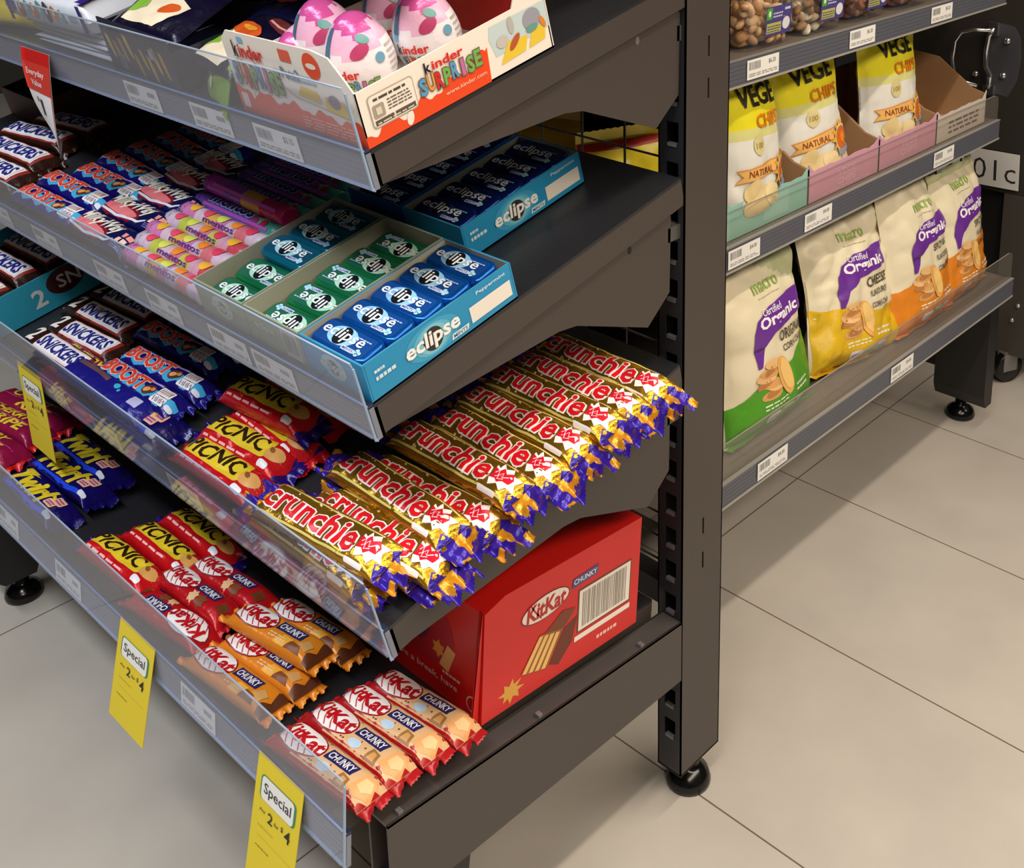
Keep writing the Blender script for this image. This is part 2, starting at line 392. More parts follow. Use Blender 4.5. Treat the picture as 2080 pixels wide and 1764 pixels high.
# ------------------------------------------------------------------ wrapped bars
def bar_z(x, y, L, W, H, cr, seed, amp):
    Lb = L / 2 - cr; d = max(0., min(1., (Lb - abs(x)) / (H * .9)))
    t = math.sin(d * PI / 2) ** .75
    w_ = W / 2 * (1.04 - .04 * t)
    q = max(0., 1 - min(1., abs(y) / w_) ** 2.9) ** (1 / 2.9)
    n = noise.noise(Vector((x * 55 + seed * 9, y * 90, seed * 3.7))) * amp + noise.noise(Vector((x * 150, y * 160, seed))) * amp * .4
    zc = H * .5 * t + H * .36 * (1 - t)
    top = zc + H * .5 * t * q + n * q * (.35 + .65 * t) + .0004
    bot = zc - H * .5 * t * q
    return top, bot, w_
def make_bar(name, cat, L, W, H, body, seal, decals, cr=.014, amp=.0016, seed=1, seal2=None):
    r = empty(name, None, cat)
    g = G(); nu, nv = 44, 14; Lb = L / 2 - cr; vs = []
    for i in range(nu + 1):
        x = -Lb + 2 * Lb * i / nu
        for j in range(2 * nv):
            a = PI * j / nv; yy = math.copysign(abs(math.cos(a)) ** .7, math.cos(a))
            _, _, w_ = bar_z(x, 0, L, W, H, cr, seed, amp); y = yy * w_ * .999
            t_, b_, _ = bar_z(x, y, L, W, H, cr, seed, amp)
            vs.append((x, y, t_ if j <= nv else b_))
    m2 = 2 * nv
    g.add(vs, [(i * m2 + j, (i + 1) * m2 + j, (i + 1) * m2 + (j + 1) % m2, i * m2 + (j + 1) % m2) for i in range(nu) for j in range(m2)], body, True)
    def fn(x, y, e):
        u = max(0., min(nu - 1e-6, (x + Lb) / (2 * Lb) * nu)); i = int(u); u -= i; out = []
        for k in (i, i + 1):
            ring = vs[k * m2:k * m2 + nv + 1]; yy = max(ring[-1][1] * .998, min(ring[0][1] * .998, y)); z = ring[0][2]
            for j in range(nv):
                a, b = ring[j], ring[j + 1]
                if b[1] <= yy <= a[1]:
                    t = (a[1] - yy) / max(1e-9, a[1] - b[1]); z = a[2] + (b[2] - a[2]) * t; break
            out.append(z)
        return (x, y, out[0] + (out[1] - out[0]) * u + e + .0002)
    for d in decals:
        shp, mt = d[0], d[1]; lay = d[2] if len(d) > 2 else 1
        g.decal(shp, mt, fn, lay, L / 26, W / 11, (-Lb, Lb, -W * .497, W * .497))
    g.obj('wrapper', r)
    for sd in (-1, 1):
        e = G(); n, k = (14, 60) if seal2 else (5, 22); vs = []
        for i in range(n + 1):
            u = i / n; x = sd * (Lb - .001 + (cr + .001) * u)
            for j in range(k + 1):
                v = j / k - .5
                zz = H * .36 + .0011 * math.sin(u * 15.4 + v * 8) + (u * (noise.noise(Vector((v * 5, seed * 2.3, sd))) * (.022 if seal2 else .012) - (.006 if seal2 else .003))) 
                xe = x + (sd * (.0012 if j % 2 else -.0006) if i == n else 0)
                vs.append((xe, v * W * 1.03, zz))
        e.add(vs, [(i * (k + 1) + j, i * (k + 1) + j + 1, (i + 1) * (k + 1) + j + 1, (i + 1) * (k + 1) + j) for i in range(n) for j in range(k)], seal, True)
        if seal2:
            mi = e.mi(seal2)
            for q, f in enumerate(e.f):
                i, j = q // k, q % k
                if noise.noise(Vector((j * .075, i * .13, seed * 5 + sd))) > .10: e.m[q] = mi
        e.obj('end_seal', r)
    return r
FOIL = lambda h, **k: M(h, .27, .0, .35, 90, .6)
RED = M('d8171c', .35); DRED = M('a8141c', .32); WHT = M('f4f2ee', .4); NAVY = M('151a5c', .3); INK = M('17120f', .4)
def mk_crunch(seed):
    def f():
        L, W, H = .255, .046, .026
        gold = M('c2922a', .24, .8, .3, 80); glint = M('fbe98a', .2, .25); ind = M('2f1c96', .24, .3, .4, 60); wh = M('f6f0f0', .35)
        D = []
        D.append((poly([(-.13, -.03), (-.098, -.03), (-.090, -.012), (-.100, -.004), (-.092, .012), (-.102, .03), (-.13, .03)]), ind, 1))
        D.append((poly([(.13, -.03), (.100, -.03), (.092, -.010), (.102, .0), (.095, .012), (.104, .03), (.13, .03)]), ind, 1))
        D.append((poly([(-.118, -.010), (-.096, -.004), (-.102, -.013)]), M('e0a020', .3), 2)); D.append((poly([(-.120, .012), (-.098, .008), (-.106, .016)]), M('e0a020', .3), 2))
        D.append((rect(-.09, .09, .0165, .0185), glint, 1)); D.append((rect(-.09, .09, -.0205, -.0185), glint, 1))  # bright streaks paint the highlights on the gold foil
        wv = lambda u: -.0015 * math.sin(u * 5)
        D.append((text('crunchie', -.014, .001, .148, .0300, off=.055, bold=.045, warp=wv), wh, 2))
        D.append((text('crunchie', -.014, .001, .148, .0300, off=.0, bold=.045, warp=wv), M('d81820', .3), 4))
        D.append((poly([(.064, -.008), (.061, .010), (.066, .008), (.066, .016), (.072, .011), (.080, .016), (.084, .009), (.094, .012), (.091, .002), (.096, -.006), (.088, -.008), (.085, -.015), (.077, -.010), (.068, -.015)]), wh, 2))
        D.append((poly([(.064, -.007), (.061, .007), (.068, .005), (.071, .011), (.077, .006), (.083, .011), (.088, .005), (.087, -.003), (.080, -.004), (.076, -.009), (.070, -.005)]), M('d81830', .3), 3))
        D.append((stroke([(.065, .001), (.068, .006), (.070, .0), (.074, .005), (.077, -.001), (.082, .004)], .0012), wh, 4))
        D.append((stroke([(.068, -.003), (.071, .0), (.073, -.005), (.079, -.002)], .0011), wh, 4))
        for q in range(14):
            R = random.Random(q + seed); x, y = R.uniform(-.085, .06), R.choice((-1, 1)) * R.uniform(.014, .019)
            D.append((star(x, y, .0018, .0007, 4), M('f8eeb0', .3), 1))
        D.append((rrect(.058, .084, -.0225, -.0185, .0015), wh, 2))
        return make_bar('chocolate_bar', 'chocolate bar', L, W, H, gold, M('3a22a0', .25, .2, .4, 60), D, .028, .0030, seed, M('e09a1c', .28, .3, .4, 60))
    return f
def mk_boost():
    L, W, H = .215, .036, .022; nv = M('1a1270', .25, .1, .4, 70); cy = M('3fa8dc', .3); D = []
    D.append((stroke([(-.095 + .19 * i / 24, -.006 - .0035 * math.sin(i * 1.3)) for i in range(25)], .012), cy, 1))
    D.append((poly([(-.097, .004), (-.085, .012), (-.088, .004), (-.076, .008), (-.084, -.004), (-.095, -.010)]), cy, 2))
    D.append((rect(-.07, .05, .010, .0128), M('b8a8e0', .3), 1))
    D.append((text('BOOST', -.028, .001, .100, .022, off=.075, bold=.05), M('8c9cd8', .3), 2))
    D.append((text('BOOST', -.028, .001, .100, .022, off=.05, bold=.05), M('f0c8b0', .3), 3))
    D.append((text('BOOST', -.028, .001, .100, .022, bold=.05), M('e0402c', .3), 5))
    D.append((ell(.035, -.002, .012, .008, .3), M('5c2e1c', .4), 3)); D.append((ell(.032, -.003, .006, .004, .3), M('e0a060', .4), 4)); D.append((ell(.041, .001, .004, .003), M('c88850', .4), 4))
    D.append((rrect(.052, .082, -.001, .012, .002), M('f4e6e0', .4), 3)); D.append((rrect(.052, .082, -.013, -.002, .002), M('f4e6e0', .4), 3))
    for i in range(6): D.append((stroke([(.055 + i * .0045, .002), (.057 + i * .0045, .010)], .0013), M('6a3a50', .4), 4))
    for i in range(3): D.append((stroke([(.055 + i * .009, -.004), (.058 + i * .009, -.011), (.061 + i * .009, -.005), (.064 + i * .009, -.011)], .0014), M('2a2f88', .4), 4))
    D.append((rrect(.084, .094, -.012, -.005, .003), M('dfe4f2', .4), 3))
    return make_bar('chocolate_bar', 'chocolate bar', L, W, H, nv, M('1c1478', .25, .1, .4, 60), D, .012, .0020, 3)
def mk_boost_back():
    nv = M('1c1880', .28, .1, .4, 70); D = [(stroke([(-.085, .010), (-.03, .0105), (.0, .008)], .007), M('6a4648', .4), 1), (ell(.026, .006, .006, .004), M('38b0d0', .3), 1), (ell(.036, .002, .003, .0025), M('38b0d0', .3), 1), (rrect(.070, .092, -.006, .008, .002), M('b8b8dc', .4), 1)]
    return make_bar('chocolate_bar', 'chocolate bar', .24, .038, .024, nv, nv, D, .012, .002, 5)
def mk_milky():
    L, W, H = .172, .042, .022; nv = M('121450', .25, .1, .35, 70); D = []
    D.append((ell(-.025, -.008, .052, .014, -.06), M('7c1828', .3), 1)); D.append((ell(-.022, -.008, .044, .007, -.06), M('e07880', .3), 2))
    D.append((stroke([(-.07, -.013), (-.02, -.0175), (.03, -.015), (.045, -.010)], .003), M('dcdce8', .3), 2))
    D.append((text('MilkyWay', -.012, .005, .108, .024, off=.0, bold=.06, shear=.35), M('eae4d4', .35), 3))
    for x in (.050, .061): D.append((rect(x, x + .008, -.001, .006), M('e89888', .4), 2)); D.append((rect(x - .002, x + .006, -.010, -.003), M('f0c0b0', .4), 2))
    D.append((lines(.046, .075, -.018, -.011, 3), M('7078b0', .4), 2))
    return make_bar('chocolate_bar', 'chocolate bar', L, W, H, nv, M('16185c', .25, .1, .35, 70), D, .010, .0018, 4)
def snick(two):
    def f():
        L, W, H = (.20, .040, .022) if two else (.20, .044, .024); br = M('30170f', .25, .1, .4, 70); D = []
        x0 = -.045 if two else -.075
        D.append((poly([(x0, -.018), (.078, -.018), (.083, .016), (x0 - .004, .016)]), M('8a2420', .35), 1))
        D.append((poly([(x0 + .001, -.0155), (.074, -.0155), (.078, .0145), (x0 - .003, .0145)]), M('e8d8d0', .35), 2))
        D.append((poly([(x0 + .003, -.013), (.071, -.013), (.074, .012), (x0, .012)]), M('f2eef4', .35), 3))
        D.append((text('SNICKERS', (x0 + .073) / 2, -.0005, .068 - x0, .021, off=.0, bold=.07, shear=.12), M('22287c', .35), 4))
        if two: D.append((text('2', -.068, .002, .022, .027, bold=.06, shear=.2), M('f2eae0', .35), 3))
        return make_bar('chocolate_bar', 'chocolate bar', L, W, H, br, br, D, .010, .0022, 6 if two else 8)
    return f
def mk_picnic(seed, dark=False):
    def f():
        L, W, H = .185, .044, .030; rd = M('c8141c', .25, .1, .4, 70); D = []
        D.append((rrect(-.070, .052, -.010, .019, .008), M('e2c22c', .35), 1)); D.append((ell(-.02, .006, .068, .014), M('e8cc30', .35), 1.5))
        D.append((text('PICNIC', -.012, .005, .108, .021, bold=.05, shear=.1, warp=lambda u: .003 * math.sin(u * 7)), M('2a1808', .35), 3))
        D.append((ell(.060, .002, .014, .009, .3), M('d8a058', .4), 2)); D.append((ell(.054, .005, .005, .003, -.4), M('8a5024', .4), 3))
        D.append((lines(-.06, .03, -.0185, -.0145, 1, .6, 3), M('f0b8b8', .4), 1)); D.append((rrect(.050, .066, -.019, -.011, .003), M('eceaf0', .35), 3))
        D.append((poly([(.085, -.03), (.075, -.02), (.082, 0), (.076, .02), (.085, .03), (.10, .03), (.10, -.03)]), M('231070', .3), 2))
        return make_bar('chocolate_bar', 'chocolate bar', L, W, H, rd, M('231070', .25, .1, .4, 60) if seed == 9 else rd, D, .012, .003, seed)
    return f
def mk_twirl():
    L, W, H = .195, .048, .024; b = M('140c58', .22, .15, .4, 60); y = M('d8c028', .35); D = []
    D.append((stroke([(-.085, -.020), (-.03, -.0225), (.03, -.021), (.075, -.018)], .005), M('2048e0', .2), 1))
    D.append((poly([(-.083, .018), (-.050, .010), (-.030, .014), (-.045, .006), (-.052, -.006), (-.060, -.010), (-.057, .004), (-.075, .010)]), y, 2))
    D.append((text('Twirl', -.018, -.001, .105, .032, off=.035, bold=.05, shear=.2), y, 3))
    D.append((stroke([(.020, .000), (.035, .008), (.045, .004)], .005), y, 2))
    D.append((rrect(.045, .068, .000, .014, .003), M('e8b088', .4), 2)); D.append((rrect(.036, .060, -.010, .003, .003), M('e8b494', .4), 2))
    D.append((lines(.048, .065, .003, .012, 2, .6, 2), M('a0508c', .4), 4)); D.append((lines(.039, .057, -.007, .001, 2, .6, 5), M('a0508c', .4), 4))
    D.append((rrect(.060, .078, -.021, -.014, .003), M('cfd4e0', .35), 3))
    return make_bar('chocolate_bar', 'chocolate bar', L, W, H, b, b, D, .012, .0025, 11)
def mk_cherry():
    b = M('8e1440', .24, .1, .4, 70); D = []
    D.append((text('CHERRY', -.005, .011, .105, .016, bold=.05, off=.01, shear=.15), M('e4c838', .35), 2)); D.append((text('RIPE', .022, -.010, .075, .017, bold=.05, off=.01, shear=.15), M('e4c838', .35), 2))
    D.append((poly([(-.10, -.03), (-.075, -.02), (-.08, .0), (-.07, .02), (-.10, .03)]), M('c41c20', .3), 1)); D.append((rect(-.07, .08, -.0005, .001), M('c85090', .3), 1))
    return make_bar('chocolate_bar', 'chocolate bar', .21, .050, .028, b, M('c41c20', .25, .1, .4, 60), D, .012, .0026, 12)
def mk_kk(base, lab, right, seed, extra, body2=None):
    def f():
        L, W, H = .165, .040, .024; D = []
        if body2: D.append((rect(-.035, .09, -.03, .03), body2, .6))
        D.append((ell(-.037, .001, .036, .0185), M('8c1420', .35), 1)); D.append((ell(-.037, .001, .034, .0168), M('ece6e4', .35), 2))
        for i in range(5):
            x = -.066 + i * .010
            D.append((stroke([(x, -.002), (x + .003, -.008), (x + .009, -.0145)], .0013), M('b4303a', .35), 3))
        D.append((text('Kit', -.053, .004, .026, .017, bold=.07, shear=.12), M('b4141e', .35), 4)); D.append((text('Kat', -.023, .001, .038, .018, bold=.07, shear=.12), M('b4141e', .35), 4))
        D.append((poly([(.000, -.003), (.042, -.003), (.044, .011), (.002, .011)]), M('26245c', .35), 2)); D.append((text('CHUNKY', .0222, .004, .037, .0095, bold=.045), M('e8e6e2', .35), 3))
        D += extra()
        return make_bar('chocolate_bar', 'chocolate bar', L, W, H, base, base, D, .009, .0018, seed)
    return f
def ex_cookie():
    D = []; R = random.Random(4)
    D.append((ell(.010, -.011, .009, .005), M('b8cfe2', .4), 2))
    for i in range(9): D.append((ell(R.uniform(-.02, .04), R.uniform(-.017, .017), .0014, .0010), M('6a3a1c', .4), 1.5))
    D.append((poly([(.030, -.018), (.034, -.004), (.046, -.006), (.048, -.018)]), M('9a6a38', .4), 2)); D.append((poly([(.034, -.016), (.037, -.007), (.043, -.008), (.044, -.016)]), M('c89858', .4), 3))
    D.append((poly([(.050, -.013), (.054, .010), (.064, .015), (.074, .008), (.073, -.006), (.062, -.016)]), M('e0a468', .4), 2)); D.append((poly([(.056, -.006), (.058, .006), (.066, .009), (.070, .001), (.064, -.008)]), M('f0bc84', .4), 3))
    D.append((poly([(.072, -.03), (.068, -.015), (.075, -.006), (.070, .006), (.077, .014), (.072, .03), (.09, .03), (.09, -.03)]), M('a8181c', .35), 3))
    return D
def ex_orange():
    return [(poly([(.012, -.018), (.020, -.005), (.036, -.006), (.046, -.018)]), M('e8a838', .4), 2), (poly([(.030, -.018), (.036, -.008), (.050, -.010), (.056, -.018)]), M('7a4420', .4), 3), (poly([(.044, -.008), (.052, .004), (.062, .001), (.060, -.012)]), M('c89a5c', .4), 3), (lines(.0, .03, -.014, -.007, 2), M('e8c8a0', .4), 2), (poly([(.066, -.03), (.062, -.01), (.068, .0), (.064, .014), (.07, .03), (.09, .03), (.09, -.03)]), M('5c3018', .4), 3)]
def ex_red():
    return [(star(.010, -.012, .009, .006, 7, jit=.5), M('dcb488', .4), 2), (star(.026, -.012, .010, .007, 6, jit=.4), M('7a4428', .4), 2), (poly([(.05, -.008), (.055, .006), (.066, .004), (.064, -.010)]), M('6a3418', .4), 2)]

K = {}
K['crunchA'] = Kind(mk_crunch(1)); K['crunchB'] = Kind(mk_crunch(2)); K['crunchC'] = Kind(mk_crunch(5))
K['boost'] = Kind(mk_boost); K['boostback'] = Kind(mk_boost_back); K['milky'] = Kind(mk_milky)
K['snick'] = Kind(snick(False)); K['snick2'] = Kind(snick(True)); K['picnicA'] = Kind(mk_picnic(7)); K['picnicB'] = Kind(mk_picnic(9))
K['twirl'] = Kind(mk_twirl); K['cherry'] = Kind(mk_cherry)
K['kkred'] = Kind(mk_kk(M('b8141c', .28, .1, .3, 70), 0, 0, 14, ex_red)); K['kkor'] = Kind(mk_kk(M('dc8420', .28, .05, .3, 70), 0, 0, 15, ex_orange)); K['kkcd'] = Kind(mk_kk(M('a8181c', .3, .05, .3, 70), 0, 0, 16, ex_cookie, M('d8b080', .38)))

GR = 'navy bars in the left heap of the second shelf'
def row(kind, sh, lst, fmt, group):
    for i, a in enumerate(lst):
        x, s, h = a[:3]; yaw = a[3] if len(a) > 3 else 0; roll = a[4] if len(a) > 4 else 0; pit = a[5] if len(a) > 5 else 0
        kd = kind[i % len(kind)] if isinstance(kind, (list, tuple)) else kind
        K[kd].put(on(sh, x, s, h, yaw, roll, pit), fmt % ORD[i], group)
# second shelf
row('snick', 2, [(-.945, .030, 0, 2), (-.965, .072, .0, 3), (-1.0, .118, 0, 8), (-.985, .165, .0, 7)], 'brown bar with white name panel, left of second shelf, %s', 'brown bars at the left of the second shelf')
row('boost', 2, [(-.735, .020, 0, .5), (-.740, .058, 0, -.5), (-.710, .094, 0, -1), (-.715, .130, 0, -4), (-.705, .166, 0, -5), (-.69, .202, 0, -6), (-.685, .238, .0, -6)], 'navy and cyan bar with red name, second shelf, %s', 'navy and cyan bars on the second shelf')
row('milky', 2, [(-.578, .022, 0, 0), (-.580, .066, 0, 1.5), (-.572, .110, .0, 1), (-.580, .154, 0, -2), (-.580, .198, 0, -1.8)], 'navy bar with cream script and pink swoosh, %s', 'navy bars with cream script')
# third shelf
row('snick2', 3, [(-.780, .022, .012, 1), (-.797, .066, .0, 4), (-.825, .106, 0, 3), (-.825, .148, 0, 4)], 'long brown twin bar numbered 2, third shelf, %s', 'brown twin bars on the third shelf')
row('boost', 3, [(-.585, .046, .014, 1.6), (-.588, .083, .010, 3.5), (-.625, .126, .012, 2), (-.620, .165, .0, 0)], 'navy and cyan bar with red name, third shelf, %s', 'navy and cyan bars on the third shelf')
K['boostback'].put(on(3, -.622, .018, .014, 1.2, 0), 'plain dark blue bar lying face down against the clear lip of the third shelf', None)
row(['picnicA', 'picnicB'], 3, [(-.345, .024, .0, 1), (-.352, .062, .002, 3), (-.350, .100, .0, -4), (-.362, .110, .026, 3.6), (-.365, .152, .002, -2)], 'red bar with yellow name patch, third shelf, %s', 'red nut bars on the third shelf')
CR = [(-.128, .026, .026, 4.5, 3), (-.083, .062, .010, 2.5, 2), (-.100, .098, .024, -1, -3), (-.078, .128, .010, 3, 4), (-.076, .168, .030, .6, -2), (-.066, .216, .018, -1, 3), (-.066, .258, .020, 0, -3), (-.060, .300, .024, 1, 2), (-.060, .340, .018, 0, -2), (-.058, .386, .012, 0, 2)]
row(['crunchA', 'crunchB', 'crunchC'], 3, CR, 'gold foil bar with red name in the heap, %s', 'gold honeycomb bars')
row(['crunchB', 'crunchC'], 3, [(-.150, .018, .0, 0), (-.11, .052, -.012 + .012, 2)], 'half hidden gold bar under the heap, %s', 'buried gold honeycomb bars')
K['cherry'].put(on(3, -.720, .026, 0, 0), 'dark pink bar lying behind the third shelf lip under the brown twin bars', None)
K['twirl'].put(on(3, -.555, .024, -.0, 0), 'midnight blue bar with yellow script lying behind the third shelf lip', None)
# bottom shelf
row('cherry', 4, [(-1.02, .034, .0, 8), (-1.05, .080, .006, 10), (-1.08, .128, 0, 11)], 'dark pink bar with yellow name, bottom shelf, %s', 'dark pink bars')
row('twirl', 4, [(-.805, .030, 0, -1.5), (-.812, .078, .008, 2), (-.835, .118, .014, 0)], 'midnight blue bar with yellow script, bottom shelf, %s', 'midnight blue bars')
row(['picnicB', 'picnicA'], 4, [(-.560, .036, .0, 3), (-.548, .088, .0, 1), (-.548, .140, .0, 0)], 'red bar with yellow name patch, bottom shelf, %s', 'red nut bars on the bottom shelf')
K['kkred'].put(on(4, -.417, .028, .0, 186), 'red wafer bar turned upside down on the bottom shelf', 'red wafer bars')
row('kkred', 4, [(-.425, .068, .008, 3), (-.415, .108, .010, 6)], 'red wafer bar with white oval, right way up, %s', 'red wafer bars')
row('kkor', 4, [(-.262, .024, 0, 5), (-.262, .066, .0, 6), (-.270, .085, .024, 8), (-.262, .128, .014, 6)], 'orange wafer bar with white oval name, %s', 'orange wafer bars')
row('kkcd', 4, [(-.082, .012 + .012, 0, 5), (-.086, .066, 0, 4), (-.084, .107, 0, 6), (-.080, .148, 0, 7)], 'tan wafer bar with red ends and white oval, %s', 'tan cookie dough wafer bars')

# ------------------------------------------------------------------ candy rolls
def make_roll(kind):
    def f():
        r = empty('candy_roll', None, 'candy roll'); L, R = .185, .0125; g = G()
        cols = {'mint': ['6a48a8', '6a5cc0', '6a5cc0', '6a5cc0', '6a5cc0', '9a4a88', '4c9c94'], 'purple': ['b040b8', '8a48b0', 'c89850', 'b82868'], 'fruit': ['c87ab0', 'd0b8cc', 'd8a850', 'c078a8', 'c8b0c4', 'cc7078', 'd0b8cc'], 'lime': ['c8b8cc', 'b8c050', 'ccb0c0', 'c87890', 'b8c050', 'c898ac', 'c04858']}[kind]
        n = 36; k = 16
        for i in range(n):
            a, b = -L / 2 + .008 + (L - .016) * i / n, -L / 2 + .008 + (L - .016) * (i + 1) / n
            m = M(cols[int(i / n * len(cols))], .25, 0, .15, 90)
            ra = R * (1 + .02 * math.sin(i * 2.2)); rb = R * (1 + .02 * math.sin((i + 1) * 2.2))
            vs = [(a, ra * math.cos(2 * PI * j / k), R + ra * math.sin(2 * PI * j / k)) for j in range(k)] + [(b, rb * math.cos(2 * PI * j / k), R + rb * math.sin(2 * PI * j / k)) for j in range(k)]
            g.add(vs, [(j, (j + 1) % k, k + (j + 1) % k, k + j) for j in range(k)], m, True)
        def fn(x, y, e):
            a = y / R; return (x, (R * 1.025 + e) * math.sin(a), R + (R * 1.025 + e) * math.cos(a))
        if kind in ('mint', 'purple'):
            g.decal(rect(-.07, .078, -.011, -.007), M('c060c8', .3), fn, 1, .02, .003)
            if kind == 'mint':
                g.decal(text('mentos', -.012, .0035, .098, .0155, off=.06, bold=.05), M('c4c4f8', .3), fn, 2, .012, .003)
                g.decal(text('mentos', -.012, .0035, .098, .0155, bold=.05), M('16185c', .3), fn, 4, .012, .003)
                g.decal(star(.060, .001, .012, .006, 5, sy=.8), M('78b8a8', .3), fn, 2, .012, .003); g.decal(ell(.066, -.003, .006, .004), M('c02848', .3), fn, 3, .012, .003)
        else:
            for i in range(5): g.decal(ell(-.065 + i * .032, .002, .009, .008), M(['f0b838', 'e8506c', 'd8e060', 'ec8c34', 'e04060'][(i + (kind == 'lime')) % 5], .3), fn, 2, .01, .003)
            g.decal(text('mentos', .0, -.009, .07, .006, bold=.03), M('6a3a8c', .3), fn, 3, .012, .003)
        g.obj('wrapper', r)
        for sd in (-1, 1):
            e = G(); k = 16
            prof = [(R, 0), (R * 1.0, .008), (R * .8, .0085), (R * .2, .006), (0, .006)]
            vs = []
            for q, (rr, xx) in enumerate(prof):
                vs += [(sd * (L / 2 - .008 + xx), rr * math.cos(2 * PI * j / k) * (1 + .06 * (j % 2)), R + rr * math.sin(2 * PI * j / k) * (1 + .06 * (j % 2))) for j in range(k)]
            e.add(vs, [(q * k + j, q * k + (j + 1) % k, (q + 1) * k + (j + 1) % k, (q + 1) * k + j) for q in range(4) for j in range(k)], M(cols[0 if sd < 0 else -1], .3), True)
            e.obj('twisted_end', r)
        return r
    return f
for k_ in ('mint', 'purple', 'fruit', 'lime'): K['roll_' + k_] = Kind(make_roll(k_))
rolls = [('fruit', -.40, .013, 0, 'pale fruit candy roll pressed against the clear lip of the second shelf'), ('lime', -.415, .036, 0, 'purple and yellow fruit candy roll just behind the front-most roll'), ('fruit', -.428, .0595, 0, 'pink and orange fruit candy roll, third from the lip'),
         ('lime', -.430, .083, .0, 'lime and pink striped candy roll, fourth from the lip'), ('fruit', -.430, .1065, 0, 'fruit candy roll in front of the navy lettered rolls'), ('mint', -.436, .130, .0, 'purple candy roll with navy name, front-most lettered roll'),
         ('purple', -.434, .148, .017, 'magenta and violet candy roll between two lettered rolls'), ('mint', -.430, .168, .002, 'purple candy roll with navy name, second lettered roll'), ('mint', -.432, .192, .002, 'purple candy roll with navy name, third lettered roll'), ('mint', -.432, .216, .002, 'purple candy roll with navy name, fourth lettered roll'), ('mint', -.440, .240, .0, 'purple candy roll with navy name, back-most lettered roll')]
for k_, x, s, h, lb in rolls: K['roll_' + k_].put(on(2, x, s, h, random.uniform(-1.5, 1.5)), lb, 'candy rolls on the second shelf')

# ------------------------------------------------------------------ mint tins and their trays
def make_tin(c1, c2, glow):
    def f():
        r = empty('mint_tin', None, 'mint tin'); Lx, Ly, H = .086, .034, .024
        def ring(ix, iy, z, n=5):
            rr = .010 - ix; rr = max(rr, .003); p = []
            for cx, cy, a in ((Lx / 2 - ix - rr, -Ly / 2 + iy + rr, -90), (Lx / 2 - ix - rr, Ly / 2 - iy - rr, 0), (-Lx / 2 + ix + rr, Ly / 2 - iy - rr, 90), (-Lx / 2 + ix + rr, -Ly / 2 + iy + rr, 180)):
                p += [(cx + rr * math.cos(math.radians(a + 90 * k / n)), cy + rr * math.sin(math.radians(a + 90 * k / n)), z) for k in range(n + 1)]
            return p
        def stack(g, rings, m, cap=True):
            n = len(rings[0]); vs = [v for q in rings for v in q]
            g.add(vs, [(i * n + j, i * n + (j + 1) % n, (i + 1) * n + (j + 1) % n, (i + 1) * n + j) for i in range(len(rings) - 1) for j in range(n)], m, True)
            if cap: g.add(rings[-1], [list(range(n))], m)
            g.add(rings[0], [list(range(n))[::-1]], m)
        b = G(); stack(b, [ring(.002, .002, 0), ring(0, 0, .002), ring(0, 0, .013)], M(c1, .2, .55)); b.obj('tin_base', r)
        l = G(); stack(l, [ring(-.0006, -.0006, .012), ring(-.0006, -.0006, .0215), ring(.001, .001, .0234), ring(.0035, .0035, .0240)], M(c1, .16, .6))
        fn = lambda x, y, e: (x, y, .0240 + e)
        l.decal(rrect(-.0385, .0385, -.0125, .0125, .004), M(c2, .3, .2), fn, 1)
        l.decal(ell(-.006, .001, .021, .0115), M(glow, .35), fn, 2); l.decal(ell(-.006, .001, .0105, .0112), M('10141c', .3), fn, 3)
        l.decal(text('eclipse', -.004, .0015, .064, .0165, bold=.025, shear=.05), M('e8eef2', .35), fn, 4)
        l.decal(rrect(.006, .025, -.0115, -.0070, .001), M('cfd8f0', .35), fn, 4); l.decal(text('MINTS', .0155, -.0092, .016, .003, bold=.03), M('3858a0', .4), fn, 5)
        for x, y in ((.028, -.006), (.032, -.008), (.030, -.0105), (.027, -.009)): l.decal(ell(x, y, .0026, .002), M('a8d8f4', .3), fn, 4)
        l.decal(lines(.012, .034, .006, .009, 1), M('a8c8e8', .4), fn, 4)
        l.obj('lid', r)
        return r
    return f
K['tin_blue'] = Kind(make_tin('0c5cb8', '164a98', '8cc4ec')); K['tin_green'] = Kind(make_tin('1c8c58', '1f6a50', 'a8dcc4')); K['tin_teal'] = Kind(make_tin('1484a8', '14506c', '9cd0dc')); K['tin_blue_shaded'] = Kind(make_tin('0a2c80', '0a1c54', '20386c'))  # last tin is the blue one, rear-shelf shade painted into its colours
def tray(name, label, mat, sx, sy, h, outer, inner, front=None, side=None, left=None, notch=None, group=None, t=.0018, fh=None, back_h=None):
    """open carton: x 0..sx, y 0..sy; front faces -y, side faces +x"""
    r = empty(name, label, 'tray', group, mat=mat); fh = fh or h; bh = back_h or h
    g = G(); g.box(0, sx, 0, sy, 0, t, inner); g.obj('tray_floor', r)
    def wall(nm, a, b, c, d, z, dec, fnm):
        w = G(); w.box(a, b, c, d, 0, z, outer)
        e = .0003
        if nm == 'front_wall': w.box(a, b, d, d + e, 0, z, inner)
        if nm == 'back_wall': w.box(a, b, c - e, c, 0, z, inner)
        if nm == 'right_wall': w.box(a - e, a, c, d, 0, z, inner)
        if nm == 'left_wall': w.box(b, b + e, c, d, 0, z, inner)
        for q in dec or []: w.decal(q[0], q[1], fnm, q[2] if len(q) > 2 else 1)
        return w.obj(nm, r)
    wall('front_wall', 0, sx, 0, t, fh, front, lambda x, y, e: (x, -e, y))
    wall('back_wall', 0, sx, sy - t, sy, bh, None, None)
    wall('right_wall', sx - t, sx, t, sy - t, h, side, lambda x, y, e: (sx + e, x, y))
    wall('left_wall', 0, t, t, sy - t, h, left, lambda x, y, e: (-e, sy - x, y))
    return r
GREY_IN = M('a8a593', .7); BL = M('1f8fc0', .4); GRN = M('8f9a84', .5)
